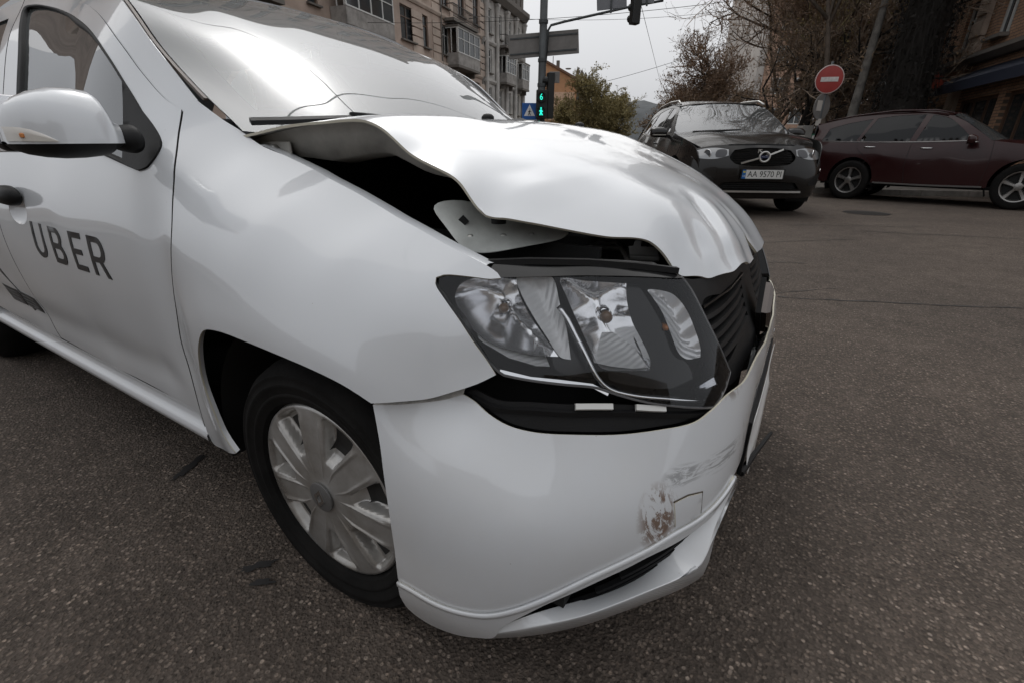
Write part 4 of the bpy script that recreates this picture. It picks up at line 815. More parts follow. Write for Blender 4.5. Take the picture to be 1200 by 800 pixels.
# wheels
HUB = R(-8)
def make_wheel(x, s, full=True):
    wh = empty('wheel', (x, s * .70, .297), parent=car); wh.scale = (1.035, 1.01, 1.035)
    tp = [(.205, .118), (.212, .136), (.225, .1420), (.228, .1440), (.232, .1442), (.234, .1430), (.248, .1460), (.250, .1475), (.255, .1475), (.257, .1458), (.268, .1435), (.270, .1445), (.273, .1440), (.275, .1405), (.288, .128), (.298, .100), (.302, .05), (.303, 0), (.298, -.09), (.28, -.12), (.22, -.115)]
    mb = MB(); mb.lathe(tp, (0, 0, 0), 'y', 80, sgn=s)
    mb.obj('tyre', [RUBBER], wh, True, sharp=40)
    # wheel cover: seven broad spokes, deep windows near the rim
    NT, NR = 7 * 64, 30; rs = np.concatenate([np.linspace(.0, .085, 8), np.linspace(.092, .190, 44), [.196, .202, .206]]); V, Fc, mi = [], [], []
    for i, r_ in enumerate(rs):
        for j in range(NT):
            t = 2 * math.pi * j / NT + .30; ph = (((t - HUB) * 7 / (2 * math.pi)) % 1) - .5      # 0 = window centre
            wid = np.interp(r_, [.085, .12, .185, .19], [.14, .21, .275, .27])
            inr = np.clip((r_ - .092) / .016, 0, 1) * np.clip((.194 - r_) / .008, 0, 1); ang = np.clip((wid - abs(ph)) / .055, 0, 1)
            m_ = inr * ang; m_ = m_ * m_ * (3 - 2 * m_)
            dome = .142 - .012 * (r_ / .2) ** 2 + (.004 if r_ < .036 else 0)
            ridge = .004 * math.exp(-((abs(ph) - wid - .055) / .03) ** 2) * np.clip((r_ - .05) / .04, 0, 1) * np.clip((.19 - r_) / .02, 0, 1)
            y = dome + ridge - m_ * np.interp(r_, [.09, .13, .19], [.016, .030, .024]) - (.010 if r_ > .204 else 0)
            V.append((r_ * math.cos(t), s * y, r_ * math.sin(t)))
    for i in range(len(rs) - 1):
        rm = (rs[i] + rs[i + 1]) / 2
        for j in range(NT):
            j2 = (j + 1) % NT; t = 2 * math.pi * (j + .5) / NT + .30; ph = (((t - HUB) * 7 / (2 * math.pi)) % 1) - .5
            Fc.append((i * NT + j, i * NT + j2, (i + 1) * NT + j2, (i + 1) * NT + j)[::(1 if s < 0 else -1)])
            mi.append(1 if (.118 < rm < .178 and abs(ph) < .172) else 0)
    hc = mesh('wheel_cover', V, Fc, [SILVER, HOLE], wh, True, mi)
    if full:
        mb = MB(); y0 = s * .1475
        mb.lathe([(.034, .1445), (.034, .148), (.030, .1495), (.0, .1495)], (0, 0, 0), 'y', 28, sgn=s); mb.obj('centre_cap', [mat('cap_grey', (.20, .20, .20), .4, .6)], wh, True, sharp=30)
        mb = MB(); od = [(0, .025), (.016, 0), (0, -.025), (-.016, 0)]; idm = [(u * .5, v * .5) for u, v in od]
        Q = lambda q, y: [(u, s * y, v) for u, v in q]
        mb.loft([Q(od, .149), Q(od, .1525), Q(idm, .1525), Q(idm, .149)], True, False); mb.obj('cap_diamond', [mat('cap_chrome', (.6, .6, .6), .2, 1.)], wh).rotation_euler = (0, R(12), 0)
    mb = MB(); mb.lathe([(.14, -.02), (.14, .03), (.05, .035), (.0, .035)], (0, 0, 0), 'y', 32, sgn=s); mb.obj('brake_disc', [mat('brake_iron', (.09, .08, .075), .55, .6)], wh, True, sharp=30)
    return wh
make_wheel(0, -1); make_wheel(0, 1, False); make_wheel(-2.634, -1, False); make_wheel(-2.634, 1, False)

# ================================================================ ground
UV_ = (RV * .343 + DV * .939).normalized()                      # direction of the street
UANG = math.atan2(UV_.y, UV_.x)
def asphalt():
    m, n, l, b = nodemat('asphalt'); b.inputs['Roughness'].default_value = .8; b.inputs['Specular IOR Level'].default_value = .22
    t = n.new('ShaderNodeTexCoord'); mp = n.new('ShaderNodeMapping'); mp.inputs['Scale'].default_value = (1, 1, 1); l.new(t.outputs['Object'], mp.inputs['Vector'])
    def vor(sc, rnd=1.):
        v = n.new('ShaderNodeTexVoronoi'); v.inputs['Scale'].default_value = sc; v.inputs['Randomness'].default_value = rnd; l.new(mp.outputs[0], v.inputs['Vector']); return v
    def noise(sc, det=5, rg=.6):
        z = n.new('ShaderNodeTexNoise'); z.inputs['Scale'].default_value = sc; z.inputs['Detail'].default_value = det; z.inputs['Roughness'].default_value = rg; l.new(mp.outputs[0], z.inputs['Vector']); return z
    def ramp(src, e):
        r = n.new('ShaderNodeValToRGB'); r.color_ramp.elements.remove(r.color_ramp.elements[0])
        r.color_ramp.elements[0].position = e[0][0]; r.color_ramp.elements[0].color = (*e[0][1], 1)
        for p, c in e[1:]:
            q = r.color_ramp.elements.new(p); q.color = (*c, 1)
        l.new(src, r.inputs['Fac']); return r
    def mixc(fac, a, b_, mode='MIX'):
        x = n.new('ShaderNodeMixRGB'); x.blend_type = mode
        for s_, i in ((a, 'Color1'), (b_, 'Color2')):
            if isinstance(s_, tuple): x.inputs[i].default_value = (*s_, 1)
            else: l.new(s_, x.inputs[i])
        if isinstance(fac, float): x.inputs['Fac'].default_value = fac
        else: l.new(fac, x.inputs['Fac'])
        return x.outputs[0]
    v1 = vor(95); v2 = vor(150); sepc = n.new('ShaderNodeSeparateColor'); l.new(v1.outputs['Color'], sepc.inputs[0])
    big = noise(.55, 4); mid = noise(5, 6, .7)
    base = ramp(mid.outputs['Fac'], [(.3, (.052, .042, .035)), (.55, (.078, .063, .053)), (.75, (.108, .088, .074))]).outputs[0]
    stone = ramp(sepc.outputs[0], [(0, (.048, .039, .033)), (.40, (.088, .072, .060)), (.70, (.130, .106, .089)), (.93, (.178, .144, .120)), (1., (.24, .20, .17))]).outputs[0]
    # stones proud of the bitumen: only the cells whose centre is near, thinned by a second random
    near = n.new('ShaderNodeMapRange'); near.inputs['From Min'].default_value = .52; near.inputs['From Max'].default_value = .34; l.new(v1.outputs['Distance'], near.inputs['Value'])
    some = n.new('ShaderNodeMath'); some.operation = 'GREATER_THAN'; some.inputs[1].default_value = .03; l.new(sepc.outputs[1], some.inputs[0])
    fac = n.new('ShaderNodeMath'); fac.operation = 'MULTIPLY'; l.new(near.outputs[0], fac.inputs[0]); l.new(some.outputs[0], fac.inputs[1])
    col = mixc(fac.outputs[0], base, stone)
    s2 = n.new('ShaderNodeSeparateColor'); l.new(v2.outputs['Color'], s2.inputs[0])
    fine = ramp(s2.outputs[0], [(0, (.62, .62, .62)), (.8, (1.05, 1.05, 1.05)), (1, (1.5, 1.45, 1.4))]).outputs[0]
    col = mixc(.8, col, fine, 'MULTIPLY')
    tone = ramp(big.outputs['Fac'], [(.3, (.80, .80, .80)), (.7, (1.2, 1.19, 1.17))]).outputs[0]
    col = mixc(1., col, tone, 'MULTIPLY')
    l.new(col, b.inputs['Base Color'])
    hgt = n.new('ShaderNodeMath'); hgt.operation = 'MULTIPLY_ADD'; l.new(fac.outputs[0], hgt.inputs[0]); hgt.inputs[1].default_value = .6; l.new(v2.outputs['Distance'], hgt.inputs[2])
    bp = n.new('ShaderNodeBump'); bp.inputs['Strength'].default_value = .8; bp.inputs['Distance'].default_value = .004; l.new(hgt.outputs[0], bp.inputs['Height']); l.new(bp.outputs[0], b.inputs['Normal'])
    MATS['asphalt'] = m; return m
ASPH = asphalt()
gq = 900
road = mesh('road', [(-gq, -gq, 0), (gq, -gq, 0), (gq, gq, 0), (-gq, gq, 0)], [(0, 1, 2, 3)], ASPH); tag(road, kind='structure')
SEAM = mat('seam_tar', (.018, .016, .015), .6, var=.3, scale=5)
def crack(p0, p1, wid, seed, amp=.012, name='seam'):
    rn = random.Random(seed); a, b = st(*p0), st(*p1); L = (b - a).length; n = max(6, int(L / .06)); t_ = (b - a) / L; q = Vector((-t_.y, t_.x, 0)); v, f = [], []; off = 0
    for i in range(n + 1):
        off = off * .8 + rn.uniform(-amp, amp); w_ = wid * rn.uniform(.35, 1.1) * (.3 if rn.random() < .12 else 1); c = a + t_ * (L * i / n) + q * off + Vector((0, 0, .003))
        v += [c - q * w_ / 2, c + q * w_ / 2]
        if i: f.append((2 * i - 2, 2 * i - 1, 2 * i + 1, 2 * i))
    return mesh(name, v, f, SEAM, road)
crack((1.6, 3.40), (4.6, 2.95), .022, 1); crack((2.35, 4.55), (2.95, 4.50), .02, 2); crack((4.9, 6.55), (9.5, 5.0), .03, 3); crack((2.9, 5.6), (4.3, 5.9), .02, 4); crack((3.6, 7.2), (6, 7.0), .025, 6); crack((2.6, 3.6), (2.0, 3.42), .012, 7)
# oil blots by the wheel
OIL = mat('oil_stain', (.009, .008, .008), .55)
def blot(c, rx, ry, ang, seed):
    rn = random.Random(seed); n = 26; v = [(c[0], c[1], .004)]
    for i in range(n):
        t = 2 * math.pi * i / n; k = rn.uniform(.55, 1.15); x, y = rx * k * math.cos(t), ry * k * math.sin(t)
        v.append((c[0] + x * math.cos(ang) - y * math.sin(ang), c[1] + x * math.sin(ang) + y * math.cos(ang), .004))
    return mesh('oil_stain', v, [(0, i + 1, (i + 1) % n + 1) for i in range(n)], OIL, road)
blot((-.245, -.90, 0), .05, .014, .9, 1); blot((-.19, -.925, 0), .03, .012, .6, 2); blot((-.83, -.78, 0), .085, .018, 2.0, 3)
# manhole
mc = st(6.39, 8.69, .003); mb = MB()
mb.lathe([(.36, .002), (.345, .004), (.30, .004), (.295, .001), (.0, .001)], mc, 'z', 32); o_ = mb.obj('manhole_cover', [mat('cast_iron', (.025, .023, .022), .5, .5)], None, True, sharp=30)
tag(o_, 'round dark manhole cover in the road before the dark red car', 'manhole')

# pavement with kerb on the right
PAVE = mat('paving', (.16, .145, .13), .85, var=.35, scale=3, bump=.3, bscale=20); KERB = mat('kerb_stone', (.24, .225, .205), .8, var=.3, scale=6, bump=.2, bscale=40)
ed = [st(30, 9.0), st(16, 11.55), st(12.1, 12.3), st(9.6, 12.75), st(8.5, 13.0), st(7.9, 13.4), st(7.75, 14.1), st(8.0, 15.2), st(9.5, 19), st(28, 70)]
ed = [Vector((*p, 0)) for p in crom([(p.x, p.y) for p in ed], .5, False)]
outer = [st(60, 9), st(60, 70)]
me_v = [p + Vector((0, 0, .13)) for p in ed] + [p + Vector((0, 0, .13)) for p in outer[::-1]]
pv = mesh('pavement', me_v, [tuple(range(len(me_v)))], PAVE); tag(pv, kind='structure')
acc = 0; i0 = 0; k_ = []
for i in range(len(ed) - 1):
    a, b = ed[i], ed[i + 1]; t_ = (b - a).normalized(); q = Vector((-t_.y, t_.x, 0)); mb = MB()
    if (a - Vector((CAM.x, CAM.y, 0))).length > 45: continue
    q = q if (q.dot(st(60, 40) - a) > 0) else -q
    a2, b2 = a + t_ * .006, b - t_ * .006
    mb.loft([[a2 - q * .02, a2 - q * .01 + Vector((0, 0, .135)), a2 + q * .16 + Vector((0, 0, .14)), a2 + q * .16], [b2 - q * .02, b2 - q * .01 + Vector((0, 0, .135)), b2 + q * .16 + Vector((0, 0, .14)), b2 + q * .16]]); o_ = mb.obj('kerb_stone', [KERB], pv)
# pavement in front of the long facade on the left
lp = [st(-20.96 + .365 * d + o, d - .365 * o * .3) for d, o in ((-10, 3.2), (90, 3.2))]; lq = [st(-20.96 + .365 * d - 4, d) for d in (-10, 90)]
mb = MB(); mb.loft([[lp[0], lp[0] + Vector((0, 0, .14)), lq[0] + Vector((0, 0, .14)), lq[0]], [lp[1], lp[1] + Vector((0, 0, .14)), lq[1] + Vector((0, 0, .14)), lq[1]]]); o_ = mb.obj('pavement', [PAVE]); tag(o_, kind='structure')
# wooded hill at the end of the street
rn = random.Random(8); mb = MB(); rows = []
for j, (dd, hh) in enumerate(((330, 0), (360, 14), (400, 26), (450, 33), (520, 36), (640, 30))):
    rows.append([st(r, dd, hh * (1 - .25 * math.cos(r * .021 + 1)) * (1 if j else 0) + (rn.uniform(-1.2, 1.2) if j > 1 else 0)) for r in range(-320, 520, 12)])
mb.loft(rows, False, False); o_ = mb.obj('hill', [mat('far_wood', (.060, .066, .070), .95, var=.5, scale=.08, bump=0)], None, True); tag(o_, kind='structure')

# ================================================================ buildings
def facade(L, H, ops, depth, mb, y0=0., rev=.22, x_off=0.):
    """wall of length L and height H with rectangular openings (x0, x1, z0, z1); outside faces -y"""
    xs = sorted({0., L, *[o[0] for o in ops], *[o[1] for o in ops]}); zs = sorted({0., H, *[o[2] for o in ops], *[o[3] for o in ops]})
    for i in range(len(xs) - 1):
        for j in range(len(zs) - 1):
            cx, cz = (xs[i] + xs[i + 1]) / 2, (zs[j] + zs[j + 1]) / 2
            if any(o[0] < cx < o[1] and o[2] < cz < o[3] for o in ops): continue
            mb.add([(xs[i], y0, zs[j]), (xs[i + 1], y0, zs[j]), (xs[i + 1], y0, zs[j + 1]), (xs[i], y0, zs[j + 1])], [(0, 1, 2, 3)])
    for a, b, c, d in ops:
        for p, q in (((a, c), (b, c)), ((b, c), (b, d)), ((b, d), (a, d)), ((a, d), (a, c))):
            mb.add([(p[0], y0, p[1]), (q[0], y0, q[1]), (q[0], y0 + rev, q[1]), (p[0], y0 + rev, p[1])], [(0, 1, 2, 3)])
WFR = mat('window_white', (.62, .62, .60), .5); WGL = mat('window_pane', (.03, .035, .038), .06); WBR = mat('window_brown', (.10, .06, .04), .5)
def window(parent, x0, x1, z0, z1, y, fm=WFR, mull=1, trans=.68, th=.07, sill=None):
    w_ = MB(); W_, H_ = x1 - x0, z1 - z0
    w_.box(((x0 + x1) / 2, y, z0 + th / 2), (W_, .06, th)); w_.box(((x0 + x1) / 2, y, z1 - th / 2), (W_, .06, th)); w_.box((x0 + th / 2, y, (z0 + z1) / 2), (th, .06, H_ - 2 * th)); w_.box((x1 - th / 2, y, (z0 + z1) / 2), (th, .06, H_ - 2 * th))
    for k in range(mull): w_.box((x0 + W_ * (k + 1) / (mull + 1), y, (z0 + z1) / 2), (th * .8, .055, H_ - 2 * th))
    if trans: w_.box(((x0 + x1) / 2, y - .003, z0 + H_ * trans), (W_ - 2 * th, .05, th * .8))
    f = w_.obj('window', [fm], parent)
    p = MB(); p.box(((x0 + x1) / 2, y + .02, (z0 + z1) / 2), (W_ - th, .01, H_ - th)); p.obj('pane', [WGL], f)
    if sill:
        s_ = MB(); s_.box(((x0 + x1) / 2, y - .24, z0 - .05), (W_ + .2, .22, .09)); s_.obj('window_sill', [sill], f)
    return f
def building(name, label, r0, d0, L, H, ops, wallm, depth=12, ang=None, group=None):
    e = empty(name, st(r0, d0), (UANG if ang is None else ang)); tag(e, label, 'building', group)
    mb = MB(); facade(L, H, ops, depth, mb)
    mb.add([(L, 0, 0), (L, depth, 0), (L, depth, H), (L, 0, H)], [(0, 1, 2, 3)]); mb.add([(0, 0, 0), (0, 0, H), (0, depth, H), (0, depth, 0)], [(0, 1, 2, 3)])
    mb.add([(0, depth, 0), (0, depth, H), (L, depth, H), (L, depth, 0)], [(0, 1, 2, 3)]); mb.add([(0, 0, H), (L, 0, H), (L, depth, H), (0, depth, H)], [(0, 1, 2, 3)])
    k = len(mb.v); o_ = mesh('wall', mb.v, mb.f, wallm, e)
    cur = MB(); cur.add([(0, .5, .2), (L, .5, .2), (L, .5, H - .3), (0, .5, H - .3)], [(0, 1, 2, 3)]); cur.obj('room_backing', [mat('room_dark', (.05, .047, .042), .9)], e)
    return e
def stone(name, col, var=.3, sc=.5): return mat(name, col, .9, var=var, scale=sc, bump=.5, bscale=9)
PINK = stone('plaster_pink', (.46, .36, .30)); GREYW = stone('plaster_grey', (.50, .48, .455), .4, .8); SAND = stone('stone_sand', (.50, .41, .345)); DKST = stone('soot_stone', (.16, .145, .13))
# --- long apartment house on the left: x along the street, -y faces the street. mirrored so that -y points to the street
LANG = UANG                                               # +y of the local frame points away from the street (to the left)
def lpos(d): return (-20.96 + .365 * d, d)
d_a = 11.; La = (49.2 - d_a) / .939; fl = [.8, 4.0, 7.2, 10.4, 13.6, 16.8, 20.0, 23.2]
ops, wins = [], []
nb = int(La // 2.9)
rn = random.Random(3)
for b_ in range(nb):
    x = 1.2 + b_ * 2.9
    for k, z in enumerate(fl[:-1]):
        w_ = 1.25 if b_ % 4 != 2 else .8
        if b_ % 5 == 4 and k >= 2: w_ = 1.7
        ops.append((x, x + w_, z + .75, z + 2.75)); wins.append((x, x + w_, z + .75, z + 2.75, k, b_))
hA = building('apartment_house', 'long stone apartment house with glazed balconies beyond the windscreen', *lpos(d_a), La, 25.6, ops, PINK)
for x0, x1, z0, z1, k, b_ in wins:
    if x0 < 6: continue
    window(hA, x0, x1, z0, z1, .14, WFR if rn.random() < .7 else WBR, 1 if x1 - x0 > 1 else 0, .68, .085, DKST)
def course(parent, L, z, dp, h, m, name='string_course'):
    mb = MB(); mb.loft([[(x, -.002, z), (x, -dp * .5, z), (x, -dp, z + h * .55), (x, -dp, z + h), (x, -.002, z + h)] for x in (0, L)]); mb.obj(name, [m], parent)
for z in fl[1:]: course(hA, La, z - .08, .16, .28, SAND)
course(hA, La, 24.9, .6, .7, SAND, 'cornice')
# rusticated bands between the windows of the far bays
for k, z in enumerate(fl[1:4]):
    for j in range(5):
        mb = MB(); mb.box((La - 9.5, -.03, z + .45 + j * .52), (13.0, .05, .40)); 
        for b_ in range(nb):
            pass
    for b_ in range(nb - 5, nb):
        x = 1.2 + b_ * 2.9
        for j in range(5):
            mb = MB(); mb.box((x + 2.12, -.03, z + .42 + j * .52), (1.45, .055, .44)); mb.obj('rusticated_block', [SAND], hA, bevel=.02, seg=1)
def glazed_balcony(parent, x, z, w_, dp=1.0, h=2.5, m=WFR, base=DKST):
    e = MB(); e.box((x, -dp / 2 - .01, z), (w_, dp, .18)); e.box((x - w_ * .38, -dp * .35, z - .28), (.16, dp * .7, .38)); e.box((x + w_ * .38, -dp * .35, z - .28), (.16, dp * .7, .38)); slab = e.obj('balcony', [base], parent)
    g_ = MB(); g_.box((x, -dp + .04, z + .5), (w_ - .04, .05, .82)); g_.box((x - w_ / 2 + .04, -dp / 2, z + .5), (.05, dp - .1, .82)); g_.box((x + w_ / 2 - .04, -dp / 2, z + .5), (.05, dp - .1, .82)); g_.obj('parapet', [mat('balcony_panel', (.33, .31, .29), .8, var=.4, scale=2)], slab)
    n_ = 4; fr = MB()
    for i in range(n_ + 1): fr.box((x - w_ / 2 + .05 + (w_ - .1) * i / n_, -dp + .03, z + .92 + (h - .95) / 2), (.07, .07, h - .95))
    for s_ in (-1, 1):
        for q_ in (.06, .5): fr.box((x + s_ * (w_ / 2 - .035), -dp + .05 + dp * q_, z + .92 + (h - .95) / 2), (.06, .06, h - .95))
        fr.box((x + s_ * (w_ / 2 - .035), -dp / 2, z + h), (.06, dp, .08))
    fr.box((x, -dp + .03, z + h), (w_, .08, .09)); fr.box((x, -dp + .03, z + .95), (w_, .08, .07)); fr.box((x, -dp + .03, z + 1.9), (w_ - .1, .05, .05)); fr.obj('glazing_frame', [m], slab)
    p = MB(); p.box((x, -dp + .05, z + .95 + (h - 1) / 2), (w_ - .1, .012, h - 1.05)); p.obj('pane', [WGL], slab)
    t_ = MB(); t_.box((x, -dp / 2, z + h + .1), (w_ + .1, dp + .1, .12)); t_.obj('balcony_roof', [DKST], slab)
def rail_balcony(parent, x, z, w_, dp=.9):
    e = MB(); e.box((x, -dp / 2 - .01, z), (w_, dp, .2)); e.box((x - w_ * .35, -dp * .3, z - .3), (.18, dp * .6, .4)); e.box((x + w_ * .35, -dp * .3, z - .3), (.18, dp * .6, .4)); slab = e.obj('balcony', [DKST], parent)
    r_ = MB(); IR = mat('iron_rail', (.03, .028, .027), .6)
    r_.box((x, -dp + .04, z + 1.0), (w_, .05, .05)); r_.box((x, -dp + .04, z + .2), (w_, .04, .04))
    for s_ in (-1, 1): r_.box((x + s_ * (w_ / 2 - .03), -dp / 2, z + 1.0), (.05, dp - .1, .05))
    n_ = int(w_ / .16)
    for i in range(n_ + 1): r_.box((x - w_ / 2 + .04 + (w_ - .08) * i / n_, -dp + .04, z + .6), (.025, .025, .8))
    r_.obj('railing', [IR], slab)
def xat(px): k = (px - 600) / 589; return (20.96 / (.365 - k) - d_a) / .939
glazed_balcony(hA, xat(431), 7.2, 4.6, 1.1, 2.7); glazed_balcony(hA, xat(538), 7.2, 4.2, 1.1, 2.6); rail_balcony(hA, xat(538), 10.3, 4.6); rail_balcony(hA, xat(431), 10.5, 4.6); glazed_balcony(hA, xat(360), 3.9, 4., 1.0, 2.6); rail_balcony(hA, xat(470), 3.9, 3.); glazed_balcony(hA, xat(300), 7.2, 4.2)
dp = MB(); dp.tube([(xat(520), -.12, 0), (xat(520), -.12, 18.4)], .06, 8); dp.obj('drainpipe', [DKST], hA)
# --- ornate grey-white corner house
d_b = 49.6; Lb = 11.2; ops, wins = [], []
for b_ in range(4):
    x = .9 + b_ * 2.65
    for k, z in enumerate((.8, 4.0, 7.2, 10.4)):
        ops.append((x, x + 1.15, z + .7, z + 2.7)); wins.append((x, x + 1.15, z + .7, z + 2.7))
hB = building('ornate_house', 'ornate grey-white house with tall pilasters and a stone crown beside the traffic pole', *lpos(d_b), Lb, 14.6, ops, GREYW, 10)
for w4 in wins: window(hB, *w4, .14, WFR, 1, .68, .085, DKST)
for i in range(5):
    x = .38 + i * 2.63; mb = MB(); prof = [(.26, .0), (.26, .35), (.20, .45), (.19, 9.6), (.25, 9.75), (.28, 10.1)]
    mb.lathe([(r_, z + 3.4) for r_, z in prof], (x, -.2, 0), 'z', 14); mb.box((x, -.2, 13.6), (.62, .5, .2)); mb.obj('pilaster', [GREYW], hB, True, sharp=40)
for z in (3.3, 7.0, 10.2): course(hB, Lb, z, .22, .3, GREYW)
course(hB, Lb, 13.8, .7, .8, DKST, 'cornice')
glazed_balcony(hB, 5.0, 7.25, 2.7, .95, 2.4); glazed_balcony(hB, 9.6, 7.25, 2.3, .95, 2.4); rail_balcony(hB, 5.0, 10.4, 2.8)
# carved attic: gable blocks, urns, scroll stones
rn = random.Random(12)
for i in range(9):
    x = .5 + i * 1.28; hgt = (1.6, .7, .9, .7, 2.6, .7, .9, 1.5, 2.2)[i]
    mb = MB(); mb.box((x, .25, 14.6 + hgt / 2), (.75, .5, hgt)); mb.obj('attic_block', [DKST], hB, bevel=.05, seg=1)
    mb = MB(); mb.lathe([(.05, 0), (.22, .12), (.30, .35), (.16, .6), (.20, .75), (.04, 1.0)], (x, .2, 14.6 + hgt), 'z', 12); mb.obj('urn', [DKST], hB, True)
mb = MB(); mb.lathe([(1.15, 0), (1.15, 1.5), (1.3, 1.6), (1.2, 1.9), (1.0, 2.7), (.55, 3.4), (.15, 3.8), (.1, 4.6), (0, 4.7)], (Lb - 1.2, 1.2, 14.6), 'z', 10); mb.obj('turret', [DKST], hB)
# --- orange house with a blank gable across the side street
hC = empty('orange_house', st(4.3, 75), math.atan2(RV.y, RV.x) ); tag(hC, 'orange gabled house with a blank wall behind the traffic lights', 'building')
ORG = stone('plaster_orange', (.50, .27, .145), .25, .3); ORL = stone('plaster_peach', (.62, .42, .30), .15, .3)
mb = MB(); mb.loft([[(0, y, 0), (4.6, y, 0), (4.6, y, 10.2), (0, y, 12.6)] for y in (0, 14)]); mb.obj('wall', [ORG], hC)
mb = MB(); mb.box((2.4, -.03, 7.0), (3.9, .05, 3.6)); mb.obj('wall_patch', [ORL], hC)
mb = MB(); mb.loft([[(-.2, y, 12.6), (4.9, y, 10.15), (4.9, y, 10.45), (-.2, y, 12.9)] for y in (-.3, 14.3)]); mb.obj('roof', [mat('roof_brown', (.16, .09, .06), .8)], hC)
mb = MB(); mb.lathe([(.25, 0), (.25, 1.0)], (2.0, 2, 12.0), 'z', 10); mb.tube([(1.2, 1, 12.2), (1.2, 1, 13.4)], .05, 6); mb.obj('roof_vent', [DKST], hC)
FANG = UANG - math.atan2(RV.y, RV.x)
fe_ = hC; mb = MB()
for i in range(4):
    x0 = 4.75 + i * .85; y0 = i * 2.2
    mb = MB(); mb.box((x0, y0 + 1, 5.2), (.7, 1.9, 10.4)); mb.obj('bay', [stone('soot_orange', (.24, .16, .11), .5, 1.)], hC, bevel=.05, seg=1)
    for z in (2.2, 5.2, 8.0):
        mb = MB(); mb.box((x0 + .1, y0 + .02, z), (.34, .1, 1.5)); mb.obj('window', [WGL], hC)
    mb = MB(); mb.lathe([(.25, 0), (.38, .4), (.22, .8), (.3, 1.1), (.05, 1.6)], (x0, y0 + .6, 10.4), 'z', 8); mb.obj('finial', [DKST], hC, True)
mb = MB(); mb.lathe([(.0, 0), (.35, .05), (.42, .16)], (3.3, -.02, 11.6), 'z', 14); mb.obj('satellite_dish', [mat('dish_grey', (.4, .4, .4), .5)], hC, True)
# --- pink tower far behind the trees
hD = empty('pink_tower', st(26.9, 58), math.atan2(RV.y, RV.x)); tag(hD, 'tall pale pink apartment tower showing between bare branches', 'building')
mb = MB(); mb.box((3.4, 5, 16), (6.2, 10, 32)); mb.obj('wall', [stone('plaster_salmon', (.46, .30, .22), .2, .2)], hD)
mb = MB(); mb.box((.1, 4.95, 16), (1.2, 9.6, 31)); mb.obj('stair_tower', [stone('plaster_pale', (.50, .47, .44), .2, .3)], hD)
for z in range(4, 30, 3):
    for x in (2.0, 4.6): window(hD, x - .7, x + .7, z, z + 1.6, -.02, WFR, 1, None, .1)

# --- brick corner building on the right: local x runs along the street towards the camera side, -y faces the street
def brickmat():
    m, n, l, b = nodemat('brick_wall'); b.inputs['Roughness'].default_value = .9
    t = n.new('ShaderNodeTexCoord'); mp = n.new('ShaderNodeMapping'); mp.inputs['Rotation'].default_value = (R(90), 0, 0); l.new(t.outputs['Object'], mp.inputs['Vector'])
    br = n.new('ShaderNodeTexBrick'); br.inputs['Scale'].default_value = 1.; br.inputs['Brick Width'].default_value = .26; br.inputs['Row Height'].default_value = .077; br.inputs['Mortar Size'].default_value = .009
    br.inputs['Color1'].default_value = (.46, .285, .185, 1); br.inputs['Color2'].default_value = (.34, .21, .135, 1); br.inputs['Mortar'].default_value = (.13, .11, .09, 1); br.inputs['Bias'].default_value = -.1
    l.new(mp.outputs[0], br.inputs['Vector'])
    z = n.new('ShaderNodeTexNoise'); z.inputs['Scale'].default_value = 1.3; z.inputs['Detail'].default_value = 6; l.new(t.outputs['Object'], z.inputs['Vector'])
    x = n.new('ShaderNodeMixRGB'); x.blend_type = 'MULTIPLY'; x.inputs['Fac'].default_value = .8; cr_ = n.new('ShaderNodeValToRGB'); cr_.color_ramp.elements[0].color = (.55, .5, .47, 1); cr_.color_ramp.elements[1].color = (1.15, 1.12, 1.1, 1); cr_.color_ramp.elements[0].position = .3; cr_.color_ramp.elements[1].position = .7
    l.new(z.outputs['Fac'], cr_.inputs['Fac']); l.new(br.outputs['Color'], x.inputs['Color1']); l.new(cr_.outputs[0], x.inputs['Color2']); l.new(x.outputs[0], b.inputs['Base Color'])
    bp = n.new('ShaderNodeBump'); bp.inputs['Strength'].default_value = .5; bp.inputs['Distance'].default_value = .01; bp.invert = True; l.new(br.outputs['Fac'], bp.inputs['Height']); l.new(bp.outputs[0], b.inputs['Normal'])
    return m
BRICK = brickmat()
e0d = 18.6
def xr(d): return (e0d - d) / .939
ops = [(xr(17.15), xr(16.5), 3.95, 5.25), (xr(15.2), xr(14.5), 4.0, 5.5), (xr(18.4), xr(17.9), 3.95, 5.25), (xr(13.2), xr(12.5), 4.0, 5.6), (xr(16.05), xr(13.9), .9, 2.5), (xr(13.6), xr(11.6), .9, 2.5), (xr(17.5), xr(16.6), .2, 2.5),
       (xr(16.0), xr(15.35), 7.2, 8.7), (xr(14.25), xr(13.55), 7.2, 8.8), (xr(12.6), xr(11.9), 7.2, 8.8)]
hE = building('brick_house', 'brown brick corner house with white windows and blue awning beyond the dark red car', 7.75 + .365 * e0d, e0d, 8.2, 11.5, ops, BRICK, 10, ang=UANG + math.pi)
for w4 in ops[:4] + ops[7:]: window(hE, *w4, .12, WFR, 1, .62, .06, DKST)
for w4 in ops[4:7]: window(hE, *w4, .14, WBR, 2, None, .09)
mb = MB(); mb.box((xr(15.95), -.06, 6.1), (.55, .12, 5.0)); pl_ = mb.obj('pilaster_strip', [stone('pale_stone', (.42, .34, .28), .3, 2.)], hE)
mb = MB(); mb.box((xr(16.3), -.05, 1.9), (.62, .10, 1.9)); mb.obj('stone_panel', [stone('pale_stone', (.42, .34, .28))], hE)
for z in np.arange(3.8, 8.5, .55):
    mb = MB(); mb.box((xr(15.95), -.085, z), (.66 if int(z / .55) % 2 else .50, .16, .40)); mb.obj('quoin', [MATS['pale_stone']], hE, bevel=.02, seg=1)
course(hE, 8.2, 3.42, .35, .22, DKST, 'ledge')
